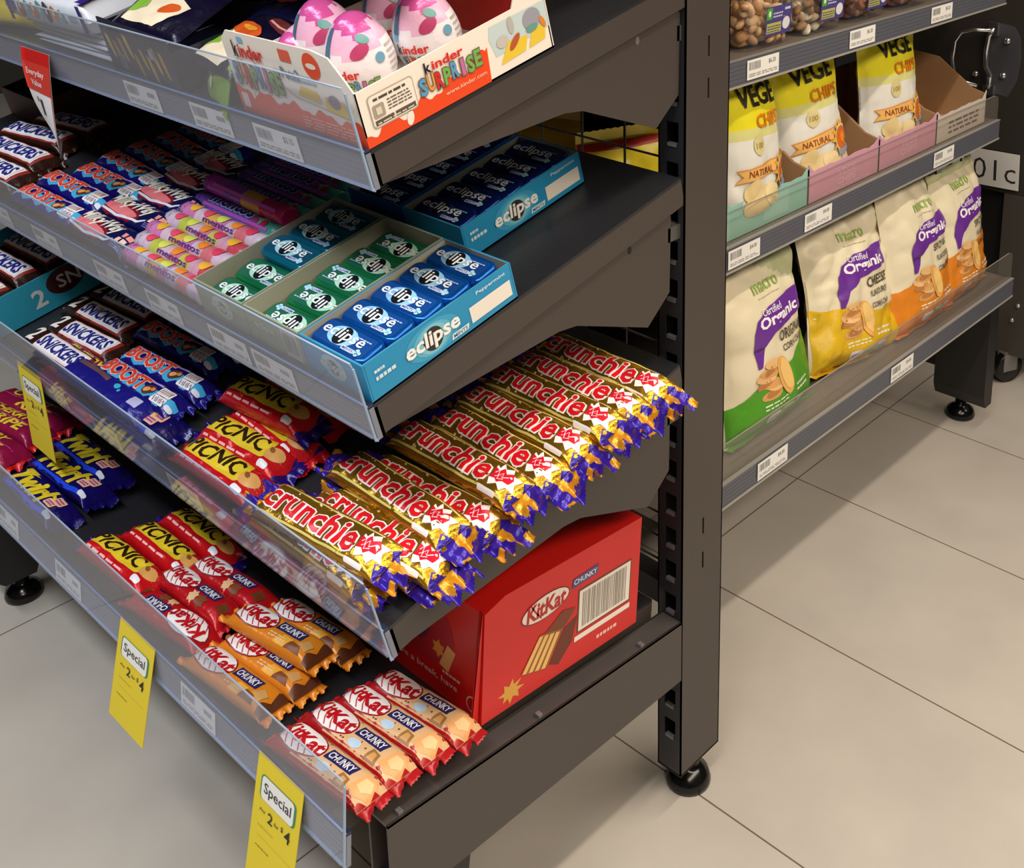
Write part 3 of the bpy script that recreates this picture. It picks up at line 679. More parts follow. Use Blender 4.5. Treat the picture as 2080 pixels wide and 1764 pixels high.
def side_dec(L, k=1.):
    D = [(ell(.080, .022, .034, .019), M('3ca0c8', .4), 1), (ell(.080, .022, .024, .0165), M('5cb4d2', .4), 2), (ell(.080, .022, .018, .0150), M('7cc4dc', .4), 2.4), (ell(.080, .022, .0125, .0125), M('2a2420', .4), 3),
         (text('eclipse', .080, .022, .068, .022, bold=.06, shear=.08), M('f6f6f2', .4), 4), (text('eclipse', .080, .022, .068, .022, bold=.025, shear=.08), M('f6f6f2', .4), 5),
         (poly([(.100, .006), (.122, .006), (.124, .012), (.102, .012)]), M('e4ecec', .4), 3), (text('MINTS', .112, .009, .018, .004, bold=.03), M('2f7ea8', .4), 4),
         (rect(.128, .184, .008, .026), M('ece6dc', .5), 2), (text('Peppermint', .160, .036, .040, .005, bold=.03), M('d8ecf4', .4), 3), (lines(.010, .022, .028, .032, 1, .8, 2), M('cfe6f0', .4), 3), (lines(.010, .034, .020, .025, 1, .8, 3), M('cfe6f0', .4), 3)]
    return D
fdb = [(ell(.050, .022, .020, .014), M('9cc4cc', .4), 1), (ell(.050, .022, .009, .009), M('4a5a60', .4), 2), (text('eclipse', .050, .022, .042, .013, bold=.05), M('d8e4e8', .4), 3)]
fdg = [(ell(.050, .022, .020, .014), M('b8c4b4', .4), 1), (ell(.050, .022, .008, .008), M('667060', .4), 2), (text('eclipse', .050, .022, .042, .013, bold=.05), M('dfe6dc', .4), 3)]
fdg2 = [(text('eclipse', .035, .026, .036, .012, bold=.05), M('c4ccc0', .4), 3), (rect(.066, .094, .004, .040), M('c8c8c0', .5), 1), (bars(.068, .092, .010, .034, 11, 5), M('8a8c86', .5), 2)]
tray('mint_tray', 'blue carton tray of mint tins at the front right corner of the second shelf', on(2, -.104, .0, .0005), .1025, .19, .043, BL, GREY_IN, fdb, side_dec(.19))
tray('mint_tray', 'grey-green carton tray whose green mint tins read upside down, left of the blue tray', on(2, -.206, .0, .0005), .100, .19, .043, GRN, GREY_IN, fdg2)
tray('mint_tray', 'grey-green carton tray holding teal topped mint tins, next to the candy rolls', on(2, -.306, .0, .0005), .098, .19, .043, GRN, GREY_IN, fdg)
tray('mint_tray', 'blue carton tray of shade-painted mint tins at the back right of the second shelf', on(2, -.206, .212, .0005), .1025, .19, .043, BL, GREY_IN, None, side_dec(.19))
tray('mint_tray', 'blue carton tray and mint tins, both coloured as shaded, behind the green trays', on(2, -.310, .212, .0005), .100, .19, .043, M('1456a8', .4), GREY_IN)  # deeper blue paints the shade onto this rear tray
def tinrow(kind, x, s0, n, fmt, grp, flip=False, hs=None, ds=.0365):
    for i in range(n):
        h = (hs[i] if hs else .018)
        kd = kind[i] if isinstance(kind, (list, tuple)) else kind
        K[kd].put(on(2, x, s0 + i * ds, h, (180 if flip else 0) + random.uniform(-1, 1), -7 if flip else 7), fmt % ORD[i], grp)
tinrow('tin_blue', -.0535, .023, 5, 'bright blue mint tin in the front right tray, %s', 'blue mint tins', hs=[.019] * 5)
tinrow('tin_green', -.156, .023, 5, 'green mint tin reading upside down, middle tray, %s', 'green mint tins', True, hs=[.004, .006, .008, .007, .006])
tinrow(['tin_green', 'tin_green', 'tin_teal', 'tin_teal', 'tin_teal'], -.257, .023, 5, 'green or teal mint tin beside the candy rolls, %s', 'teal mint tins', hs=[.003, .006, .016, .016, .016])
tinrow('tin_blue_shaded', -.155, .235, 5, 'blue mint tin with shade painted in, rear right tray, %s', 'shade-painted blue mint tins in the rear tray', hs=[.018] * 5)
tinrow('tin_blue_shaded', -.260, .235, 5, 'blue mint tin with shade painted in, rear left tray, %s', 'shade-painted blue mint tins in the rear left tray', hs=[.016] * 5)
# loose bar tray on third shelf
teal = M('2c9ab8', .45)
tray('bar_tray', 'turquoise carton tray of brown bars at the left end of the third shelf', on(3, -1.185, .0, .0005), .235, .165, .062, teal, M('2a8cae', .5), None, [(ell(.115, .040, .030, .022), M('3a1a14', .4), 1), (text('2', .070, .030, .020, .030, bold=.05), M('d0d8d8', .5), 2), (text('SN', .120, .040, .036, .022, bold=.03), M('c8c0c0', .4), 3)])
row('snick', 3, [(-1.075, .030, .030, 1), (-1.080, .076, .034, 2), (-1.075, .124, .034, 3)], 'brown bar with white panel in turquoise tray, %s', 'brown bars in the turquoise tray')

tray('bar_tray', 'dark brown carton tray at the far left of the second shelf', on(2, -1.190, .150, .0005), .16, .20, .050, M('4a2620', .5), M('2c1612', .6))
# ------------------------------------------------------------------ toy egg tray (top shelf)
CR_ = M('f0e8dc', .45); ORG = M('ea4a1c', .4)
MC = {'K': M('241c18', .4), 'r': M('d8281c', .4), 'b': M('5c9cc8', .4), 'o': M('e8963c', .4), 'g': M('7ab04c', .4), 'p': M('c8709c', .4), 'y': M('e8c83c', .4)}
def surprise(cx, cy, w_, h_, tilt=.0, lay=4):
    out = []; cols = ['b', 'o', 'r', 'g', 'b', 'p', 'g', 'g']; n = 8; st = w_ / n
    for i, ch in enumerate('SURPRISE'):
        x = cx - w_ / 2 + st * (i + .5); y = cy + math.sin(i * 1.9) * h_ * .08 + tilt * (x - cx)
        ww = st * (.42 if ch == 'I' else .86)
        out.append((text(ch, x, y, ww, h_, off=.06, bold=.07), M('6a6058', .4), lay)); out.append((text(ch, x, y, ww, h_, bold=.07), MC[cols[i]], lay + 1))
    return out
def kinder(cx, cy, w_, h_, lay=4):
    return [(text('k', cx - w_ * .41, cy + h_ * .06, w_ * .16, h_ * 1.15, bold=.05), MC['K'], lay), (text('inder', cx + w_ * .10, cy, w_ * .8, h_, bold=.05), MC['r'], lay)]
def wave(x0, x1, y0, y1, amp, n=60, drop=True):
    p = [(x0, -.0), (x1, -.0)]
    for i in range(n + 1):
        x = x1 + (x0 - x1) * i / n; u = (x - x0) / (x1 - x0)
        p.append((x, y0 + (y1 - y0) * u + amp * (math.sin(u * 21) * .5 + math.sin(u * 34 + 1) * .3)))
    return poly(p)
kt = empty('egg_tray', 'white and orange display carton of chocolate toy eggs on the top shelf', 'tray', mat=on(1, -.208, .0, .0008))
kx, ky, kh = .2055, .238, .054
G().box(0, kx, 0, ky, 0, .0015, CR_).obj('tray_floor', kt)
fw = G(); prof = [(0, 0), (kx, 0), (kx, kh), (kx - .010, kh + .012), (kx - .026, kh + .030), (kx - .050, kh + .034), (.012, kh + .034), (.0, kh + .024)]
fw.prism(prof, 0, .0016, CR_, lambda x, z, y: (x, y, z))
ff = lambda x, y, e: (x, -e, y)
FD = [(poly([(0, 0), (kx, 0), (kx, .020)] + [(kx * (1 - i / 50), .021 + .005 * (i / 50) + .0035 * math.sin(i * .55) + .002 * math.sin(i * 1.3)) for i in range(51)]), ORG, 1)]
FD += kinder(.044, .070, .052, .015) + surprise(.050, .044, .084, .024)
FD += [(ell(.150, .072, .013, .013), ORG, 2), (ell(.150, .072, .008, .003), M('f4e4d8', .4), 3), (rect(.100, .118, .070, .082), M('e05c40', .4), 2), (rect(.030, .040, .078, .084), M('78b8dc', .4), 2), (text('Pets2', .110, .058, .030, .012, bold=.05), M('7888a0', .4), 3), (lines(.125, .150, .052, .062, 2), M('7cb0c8', .4), 2),
       (poly([(.115, .038), (.150, .034), (.148, .046), (.122, .048)]), MC['y'], 2), (poly([(.155, .030), (.190, .026), (.188, .042), (.160, .044)]), MC['y'], 2), (ell(.172, .040, .009, .007), M('8c7c90', .4), 3), (rrect(.006, .018, .006, .022, .002), M('ecdcd4', .4), 2), (ell(.030, .024, .003, .006), M('f0e8dc', .4), 2), (lines(.110, .195, .004, .018, 4), M('f0a890', .4), 2), (stroke([(.085, .045), (.11, .034), (.15, .030), (.20, .024)], .0012), M('c8bca8', .4), 1)]
for d in FD: fw.decal(d[0], d[1], ff, d[2])
fw.obj('front_panel', kt)
sw = G(); sw.prism([(0, 0), (ky, 0), (ky, kh + .06), (ky - .02, kh + .05), (ky - .045, kh + .004), (0, kh)], kx - .0016, kx, CR_, lambda y, z, x: (x, y, z))
sf = lambda x, y, e: (kx + e, x, y)
SD = [(poly([(0, 0), (.150, 0), (.153, .035)] + [(.150 * (1 - i / 50), .012 + .020 * (1 - i / 50) ** 2 + .004 * math.sin(i * .50) + .002 * math.sin(i * 1.2)) for i in range(51)]), ORG, 1)]
SD += kinder(.100, .0445, .048, .009) + surprise(.105, .029, .078, .017)
SD += [(rrect(.010, .062, .014, .046, .004), M('b8ac9c', .4), 2), (rrect(.0112, .0608, .0152, .0448, .0035), CR_, 3), (lines(.016, .056, .0395, .0425, 1, .8, 8), M('50483e', .4), 4), (rrect(.013, .026, .023, .036, .002), M('a89c8c', .4), 4), (rect(.0165, .0225, .026, .033), M('d8d0c0', .4), 5), (lines(.030, .057, .026, .038, 4), M('6a6054', .4), 4), (rect(.013, .034, .0165, .0215), M('5c5248', .4), 4), (rect(.036, .059, .0165, .0215), M('5c5248', .4), 4), (lines(.015, .057, .0175, .0205, 1), M('d8d0c0', .4), 5),
       (ell(.050, .008, .004, .007, -.3), CR_, 2), (text('www.kinder.com', .120, .012, .052, .004, bold=.02), M('f8c8b0', .4), 3),
       (poly([(.160, kh - .002), (ky - .002, kh - .002), (ky - .002, .024), (.162, .020), (.157, .040)]), M('c4d4d6', .4), 1), (poly([(.166, .010), (.180, .030), (.206, .026), (.200, .012)]), MC['y'], 2), (poly([(.205, .012), (.212, .028), (.232, .030), (.228, .014)]), MC['y'], 2), (ell(.188, .026, .010, .004, .7), M('b85a30', .4), 3), (ell(.173, .032, .008, .006), M('c4c0b8', .4), 3), (ell(.187, .044, .004, .009), M('b8b4ac', .4), 3), (ell(.215, .040, .012, .011), M('9a9ca8', .4), 3), (ell(.213, .031, .008, .004), M('6a9c90', .4), 4), (ell(.228, .032, .003, .007, .4), M('d8843c', .4), 4)]
for d in SD: sw.decal(d[0], d[1], sf, d[2])
sw.obj('side_panel', kt)
lw = G(); lw.box(0, .0016, .0016, ky - .002, 0, kh, CR_); lw.obj('side_panel', kt)
bw = G(); bw.box(0, kx, ky - .003, ky - .0014, 0, .17, CR_); bw.box(.0017, kx - .0017, ky - .0036, ky - .003, .0015, .168, M('c01c18', .4)); bw.obj('back_panel', kt)
def make_egg():
    r = empty('toy_egg', None, 'toy egg'); n, k = 28, 22; a, hh = .033, .088; g = G()
    def P(u, v, e=0):
        ph = u * 2 * PI; t = v * PI; rr = (a * (1 + .12 * math.cos(t) * -1)) * math.sin(t); rr = (a + e) * math.sin(t) * (1 - .13 * math.cos(PI - t)) 
        return (rr * math.sin(ph), -rr * math.cos(ph), hh / 2 - (hh / 2 + e) * math.cos(t))
    pk = M('d858a0', .22, .1, .3, 60); wt = M('efe9ec', .28, 0, .3, 60); lp = M('ecb8d4', .25, 0, .3, 60)
    vs = [P(i / n, j / k) for i in range(n) for j in range(k + 1)]
    for i in range(n):
        for j in range(k):
            z = j / k + .05 * math.sin((i + .5) / n * 2 * PI * 2 + 1) + .02 * math.sin(i * 2.1)
            m = pk if z > .74 else (lp if z > .58 else wt)
            q = [vs[i * (k + 1) + j], vs[((i + 1) % n) * (k + 1) + j], vs[((i + 1) % n) * (k + 1) + j + 1], vs[i * (k + 1) + j + 1]]
            g.add(q, [(0, 1, 2, 3)], m, True)
    def fn(x, y, e): return P(x / (2 * PI * a) % 1, min(.97, max(.03, .5 + math.asin(max(-.98, min(.98, (y) / (hh / 2)))) / PI)), e + .0004)
    # loose pink, teal and navy patches (no character drawn), lettering below
    for D in [(ell(.012, .014, .011, .006, .4), M('b8406c', .3), 1), (ell(.018, .024, .008, .004, -.3), M('5c9c98', .3), 2), (rrect(-.030, -.022, .008, .034, .002), M('48708c', .25), 2), (ell(.030, .004, .005, .005), M('6ca0b8', .3), 2), (rect(-.030, -.024, .002, .008), M('6cb4dc', .3), 2)]:
        g.decal(D[0], D[1], fn, D[2], .006, .006)
    for D in kinder(-.010, -.006, .034, .009, 2) + surprise(.000, -.019, .050, .011, 0, 2): g.decal(D[0], D[1], fn, D[2], .008, .006)
    g.decal(star(-.014, -.030, .005, .003, 5), M('e88c50', .3), fn, 2, .006, .006); g.decal(star(.014, -.030, .006, .003, 6), M('e88c50', .3), fn, 2, .006, .006)
    g.decal(lines(.040, .054, -.012, .016, 5), M('b8b4b4', .4), fn, 2, .006, .006)
    # merge duplicate verts via bmesh for smooth shading
    o = g.obj('egg_foil', r); bm = bmesh.new(); bm.from_mesh(o.data); bmesh.ops.remove_doubles(bm, verts=bm.verts[:], dist=1e-5); bm.to_mesh(o.data); bm.free()
    return r
K['egg'] = Kind(make_egg)
for x, s, yw, lb in ((-.078, .062, 38, 'pink topped toy egg standing nearest the front right corner of its carton'), (-.148, .076, 32, 'pink topped toy egg standing left of the nearest egg, behind the front panel'), (-.060, .132, 40, 'pink topped toy egg standing behind the nearest egg along the side panel'), (-.135, .150, 34, 'pink topped toy egg at the rear left of the carton')):
    K['egg'].put(on(1, x, s, .010, yw, 0, random.uniform(-4, 4)), lb, 'toy eggs in the carton')
K['egg'].put(on(1, -.165, .115, .034, 0, 78, 0), 'toy egg lying on its side with only its white end showing behind the front panel', 'toy eggs in the carton')

# ------------------------------------------------------------------ big red carton (bottom shelf)
rc = empty('bar_carton', 'big red carton with white oval name and barcode at the bottom shelf right end', 'carton', mat=on(4, -.212, .186, .0005))
X, Y, H = .192, .262, .148
RC = M('cc1a16', .33, 0, .05, 40)
c = G(); c.prism([(0, 0), (Y, 0), (Y, H), (.030, H), (0, H - .010)], 0, X, RC, lambda y, z, x: (x, y, z))
sf2 = lambda x, y, e: (X + e, x, y)
ff2 = lambda x, y, e: (x, -e, y)
D = [(ell(.095, .104, .040, .016, .05), M('7c1c18', .4), 1), (ell(.095, .104, .038, .0145, .05), M('ece0d4', .4), 2), (text('KitKat', .096, .104, .064, .021, bold=.06, shear=.1), M('b4181c', .4), 3), (stroke([(.070, .116), (.078, .104), (.088, .092)], .002), M('b4181c', .4), 3),
     (poly([(.138, .105), (.182, .107), (.184, .119), (.140, .117)]), M('3a4a88', .4), 2), (text('CHUNKY', .161, .112, .040, .007, bold=.04), M('e8e4e0', .4), 3),
     (rect(.150, .246, .040, .098), M('5c3c2c', .4), 1), (rect(.152, .244, .042, .096), M('ece4d8', .45), 2), (bars(.158, .238, .046, .092, 26, 9), M('8a847a', .5), 3), (rect(.146, .246, .030, .037), M('ece4d8', .45), 2), (lines(.186, .226, .015, .021, 1, .8, 4), M('f0c0b0', .4), 2),
     (poly([(.104, .022), (.126, .058), (.150, .066), (.142, .034), (.120, .014)]), M('6a2c18', .45), 1), (poly([(.092, .066), (.124, .084), (.146, .078), (.128, .060)]), M('7a3c22', .45), 2), (poly([(.058, .032), (.088, .070), (.126, .060), (.100, .020)]), M('9a5a28', .45), 2.5)]
for i in range(4):
    q = i * .010
    D.append((poly([(.060 + q * 1.02, .032 - q * .30), (.086 + q * .92, .068 - q * .25), (.0925 + q * .92, .0665 - q * .25), (.0665 + q * 1.02, .0305 - q * .30)]), M('e8bc6c', .45), 3))
D.append((star(.044, .020, .020, .010, 8, .3, .8, .4), M('d8a040', .45), 1))
for d in D: c.decal(d[0], d[1], sf2, d[2])
D = [(ell(.090, .075, .052, .042), M('a81828', .4), 1), (ell(.060, .080, .040, .030), M('5c2050', .4), 1.5), (text('KitKat', .062, .092, .050, .014, bold=.04), M('c8b8c8', .4), 3), (lines(.040, .095, .070, .084, 2), M('a890b0', .4), 3), (poly([(.118, .040), (.132, .070), (.146, .066), (.134, .036)]), M('e0a868', .45), 2), (star(.116, .058, .012, .007, 6), M('d88c30', .45), 2), (text('Have a break, have', .090, .022, .120, .009, bold=.03), M('e8b0b0', .4), 2), (lines(.124, .156, .032, .036, 1, .8, 3), M('e8b0b0', .4), 2), (ell(.176, .018, .010, .010), M('e0a8a8', .4), 2), (ell(.176, .018, .008, .008), RC, 3)]
for d in D: c.decal(d[0], d[1], ff2, d[2])
tf = lambda x, y, e: (x, y, H + e)
for d in [(poly([(.0, .03), (.10, .03), (.13, .06), (.06, .085), (.0, .08)]), M('5a1410', .45), 1), (rrect(.085, .135, .125, .142, .001), M('2c3468', .4), 1), (text('CHUNKY', .110, .1335, .040, .008, bold=.04), M('e0dcd8', .4), 2)]: c.decal(d[0], d[1], tf, d[2])
c.obj('carton_body', rc)
c = G(); fl_ = M('d42420', .35)
c.add([(X - .004, -.0015, 0), (X + .0012, -.016, .002), (X + .0012, -.004, H - .004), (X - .006, -.0018, H - .006)], [(0, 1, 2, 3)], fl_); c.add([(X - .004, -.0025, 0), (X + .0002, -.017, .002), (X + .0002, -.005, H - .004), (X - .006, -.0028, H - .006)], [(3, 2, 1, 0)], fl_)
c.obj('corner_flap', rc)

# ------------------------------------------------------------------ things at the left of the top shelf
pk = empty('block_packet', 'white and purple chocolate block packet on top of the stack on the top shelf', 'chocolate block', mat=on(1, -.640, .002, .0275, 1, 2))
def slab(g, sx, sy, h, m, m2=None):
    n, k = 20, 10; vs = []
    for i in range(n + 1):
        for j in range(2 * k):
            a = PI * j / k; x = -sx / 2 + sx * i / n; t = min(1., min(i, n - i) / 1.2) ** .5
            vs.append((x, sy / 2 + sy / 2 * math.copysign(abs(math.cos(a)) ** .35, math.cos(a)), h / 2 + h / 2 * t * math.copysign(abs(math.sin(a)) ** .4, math.sin(a)) * .98))
    b = 2 * k
    g.add(vs, [(i * b + j, i * b + (j + 1) % b, (i + 1) * b + (j + 1) % b, (i + 1) * b + j) for i in range(n) for j in range(b)], m, True)
    g.add(vs[:b], [list(range(b))], m); g.add(vs[-b:], [list(range(b))[::-1]], m)
PW = M('dcdfe6', .35, 0, .25, 50)
g = G(); slab(g, .232, .13, .044, PW)
ffp = lambda x, y, e: (x, -e - .0004, y)
tfp = lambda x, y, e: (x, y, .0446 + e)
cols = ['b46a3c', '78a8a8', 'c87c34', '78a8a8', '5c4440', 'd08a34', '78a8a8', 'c87030']
for i, ch in enumerate('OPAOIDSO'):
    pass
R = random.Random(3)
for i in range(7):
    g.decal(ell(-.065 + i * .019, .024 + R.uniform(-.003, .003), .008, .012 + R.uniform(-.002, .003), R.uniform(-.3, .3)), M(cols[i], .4), ffp, 1)
    g.decal(ell(-.065 + i * .019, .026, .003, .004), M('e8e0d8', .4), ffp, 2)
    g.decal(ell(-.05 + i * .019, .040, .007, .014, R.uniform(-.3, .3)), M(cols[(i + 2) % 8], .4), tfp, 1)
g.decal(ell(-.088, .026, .007, .011), M('5a4a80', .4), ffp, 1); g.decal(lines(.068, .092, .018, .032, 4), M('9098a8', .5), ffp, 1)
g.decal(rect(-.108, -.098, .002, .043), M('46207c', .35), ffp, 1); g.decal(rect(.098, .1075, .004, .043), M('2c2478', .35), ffp, 1); g.decal(rect(.090, .1075, .004, .12), M('3a1c80', .35), tfp, 2); g.decal(lines(.060, .086, .020, .060, 4), M('8890a0', .5), tfp, 2)
g.obj('wrapper', pk)
for i in range(5):
    o = empty('block_packet', 'flat white block packet in the top shelf stack, %s' % ['at the bottom', 'second up', 'middle one', 'fourth up', 'just under the purple ended packet'][i], 'chocolate block', 'flat white packets stacked on the top shelf', mat=on(1, -.600 - .008 * i, .008 + .002 * i, .0053 * i, 1.5 * math.sin(i * 2)))
    g = G(); slab(g, .222, .13, .0051, PW); g.decal(rect(.098, .108, .001, .004), M('2c2c90', .4), lambda x, y, e: (x, -e - .0006, y), 1) if i == 2 else None
    g.obj('wrapper', o)
def pouch(name, label, cat, mat, sx, sy, D, body, decs, seal, seed, nm='end_seal', sides=(1,)):
    r = empty(name, label, cat, mat=mat); g = G(); n, k = 26, 22
    def zt(x, y, s_):
        u = max(0., 1 - abs(2 * x / sx) ** 2.6); v = max(0., 1 - abs(2 * y / sy) ** 2.6); a = (u * v) ** .55
        nn = noise.noise(Vector((x * 38 + seed, y * 38, seed))) + .5 * noise.noise(Vector((x * 90, y * 90 + seed, 2)))
        return s_ * D / 2 * a + nn * D * .10 * (.3 + a) + D / 2
    for s_ in (1, -1):
        vs = [(-sx / 2 + sx * i / n, -sy / 2 + sy * j / k, zt(-sx / 2 + sx * i / n, -sy / 2 + sy * j / k, s_)) for i in range(n + 1) for j in range(k + 1)]
        fs = [(i * (k + 1) + j, (i + 1) * (k + 1) + j, (i + 1) * (k + 1) + j + 1, i * (k + 1) + j + 1) for i in range(n) for j in range(k)]
        g.add(vs, fs if s_ > 0 else [f[::-1] for f in fs], body, True)
    ZG = [[zt(-sx / 2 + sx * i / n, -sy / 2 + sy * j / k, 1) for j in range(k + 1)] for i in range(n + 1)]
    def fz(x, y, e):
        a = max(0., min(n - 1e-6, (x / sx + .5) * n)); b = max(0., min(k - 1e-6, (y / sy + .5) * k)); i, j = int(a), int(b); a -= i; b -= j
        return (x, y, ZG[i][j] * (1 - a) * (1 - b) + ZG[i + 1][j] * a * (1 - b) + ZG[i + 1][j + 1] * a * b + ZG[i][j + 1] * (1 - a) * b + e + .0006)
    for d in decs: g.decal(d[0], d[1], fz, d[2] if len(d) > 2 else 1, sx / n, sy / k, (-sx * .49, sx * .49, -sy * .49, sy * .49))
    g.obj('pouch_body', r)
    if seal:
        for sd in sides:
            e = G(); m = 26; vs = []
            for i in range(4):
                for j in range(m + 1):
                    vs.append((-sx / 2 + sx * j / m, sd * (sy / 2 - .001 + .016 * i / 3 + (.0015 * (j % 2) if i == 3 else 0)), D / 2 + .0012 * math.sin(i * 3.1) + .006 * i / 3 * noise.noise(Vector((j * .15, seed, sd)))))
            e.add(vs, [(i * (m + 1) + j, i * (m + 1) + j + 1, (i + 1) * (m + 1) + j + 1, (i + 1) * (m + 1) + j) for i in range(3) for j in range(m)], seal, True); e.obj(nm, r)
    return r
BK = M('120c26', .22, .1, .3, 50); YL = M('e0c020', .35); OC = M('d8581c', .3)
# dark printed carton with golden drips
db = empty('pouch_carton', 'dark carton with dripping gold print behind the clear lip of the top shelf', 'carton', mat=on(1, -.498, .004, .0005, -3))
g = G(); g.box(0, .175, 0, .0016, 0, .062, M('1c1a30', .4)); fq = lambda x, y, e: (x, -e, y)
R = random.Random(12)
for i in range(9):
    x = .015 + i * .017; y = R.uniform(.015, .045); l = R.uniform(.010, .018)
    g.decal(poly([(x - .006, y + l), (x + .002, y + l * .8), (x + .006, y), (x + .009, y - l), (x + .003, y - l * .8), (x - .003, y)]), M(R.choice(['c89a28', 'b8881c', 'd8b040']), .35), fq, 1)
g.decal(rect(.030, .046, .004, .022), M('9094a4', .5), fq, 1); g.decal(bars(.031, .045, .006, .020, 7), M('50546c', .5), fq, 2); g.decal(rect(.120, .138, .030, .042), M('a8a8a8', .5), fq, 1)
g.obj('front_panel', db)
G().box(.1735, .175, .0016, .13, 0, .045, M('1c1a30', .4)).obj('side_panel', db); G().box(0, .0016, .0016, .13, 0, .055, M('1c1a30', .4)).obj('side_panel', db); G().box(.0016, .1735, .0016, .13, 0, .0015, M('1c1a30', .4)).obj('carton_floor', db); G().box(0, .175, .13, .1316, 0, .05, M('1c1a30', .4)).obj('back_panel', db)
def od(seed):
    R = random.Random(seed)
    return [(poly([(-.05, -.04), (.02, -.045), (.05, -.01), (.0, .01), (-.045, .0)]), M('f0e0c0', .4), 1), (ell(-.01, .010, .034, .011, -.1), OC, 2), (ell(.020, -.018, .016, .008, .3), OC, 2), (ell(-.004, .012, .018, .004, -.1), M('f0a030', .35), 3), (poly([(-.055, -.01), (-.03, .004), (-.02, -.02), (-.05, -.03)]), M('88b83c', .4), 2), (ell(.03, .03, .030, .008, -.15), M('6a2824', .35), 2), (stroke([(.008, .031), (.03, .027), (.05, .029)], .0025), M('e0a0a0', .4), 3)]
pouch('sweet_pouch', 'dark pouch with orange and green print lying on the gold-drip carton', 'sweet pouch', on(1, -.405, .060, .052, 4, 14, 0), .15, .11, .026, BK, od(1), YL, 3)
pouch('sweet_pouch', 'dark pouch with orange splashes tucked behind the egg carton front panel', 'sweet pouch', on(1, -.268, .058, .028, -6, 10, 0), .105, .10, .024, BK, od(2), YL, 4)
pouch('sweet_pouch', 'black pouch with yellow serrated seal at the back of the top shelf', 'sweet pouch', on(1, -.36, .175, .060, 14, 22, 0), .14, .10, .024, BK, od(5), YL, 5)
pouch('sweet_pouch', 'navy pouch with yellow serrated seal beside the egg carton', 'sweet pouch', on(1, -.290, .135, .040, -16, 16, 0), .10, .10, .022, M('14143c', .22, .1, .3, 50), [(ell(0, 0, .026, .008, .2), M('c83048', .4), 2)] , YL, 6)
pouch('sweet_pouch', 'purple pouch behind the white packet stack on the top shelf', 'sweet pouch', on(1, -.50, .215, .050, 8, 14, 0), .16, .12, .03, M('32146c', .22, .1, .3, 50), [(ell(.0, -.01, .04, .012, .2), M('f0e4cc', .4), 2)], M('32146c', .3), 7)
pouch('sweet_pouch', 'yellow pouch standing at the far left of the top shelf', 'sweet pouch', on(1, -.812, .05, .030, 8, 60, 0), .12, .08, .03, M('e0c81c', .3, 0, .3, 50), [], M('e0c81c', .3), 8)
pouch('sweet_pouch', 'pale green edged pouch leaning against the clear lip left of the egg carton', 'sweet pouch', on(1, -.268, .018, .012, -18, 68, 0), .085, .055, .012, M('8cb43c', .35, 0, .2, 50), [(ell(-.01, .0, .008, .008), M('dcd8c0', .4), 1)], None, 9)

# ------------------------------------------------------------------ price tickets
def ticket(name_mat, w_, h_, price, label, group, seed=1):
    o = empty('price_ticket', label, 'price ticket', group, mat=name_mat)
    g = G(); g.box(0, w_, -.0003, 0, 0, h_, PAPER); fn = lambda x, y, e: (x, -.0003 - e, y)
    g.decal(bars(w_ * .06, w_ * .42, h_ * .48, h_ * .88, 12, seed), M('8a8a8a', .6), fn, 1); g.decal(lines(w_ * .06, w_ * .94, h_ * .14, h_ * .34, 2, .5, seed), M('9a9a9a', .6), fn, 1)
    g.decal(text(price, w_ * .78, h_ * .70, w_ * .22, h_ * .26, bold=.01) if price else lines(w_ * .68, w_ * .90, h_ * .58, h_ * .82, 1, .8, 3), M('707070' if price else 'a8a8a8', .6), fn, 1)
    g.obj('paper', o); return o
def strip_ticket(k, x, price, label, w_=.077, h_=.0285):
    ticket(FR(k) @ Matrix.Translation((x, -.0076, -.0335)), w_, h_, price, label, 'tickets on the %s strip' % SHELF_N[k], int(abs(x) * 1000))
def tks(k, xs, nm):
    for i, x in enumerate(xs):
        strip_ticket(k, x, '$3.15' if k == 1 and i == 0 else None, 'white price ticket on the %s shelf strip, %s from the right end' % (nm, ['first', 'second', 'third', 'fourth', 'fifth', 'sixth', 'seventh'][i]))
tks(1, [-.186, -.310, -.458], 'top chocolate'); tks(2, [-.205, -.292, -.435, -.568, -.752, -.908], 'second chocolate')
tks(3, [-.196, -.437, -.645, -.800], 'third chocolate'); tks(4, [-.325, -.665, -.865], 'bottom chocolate')

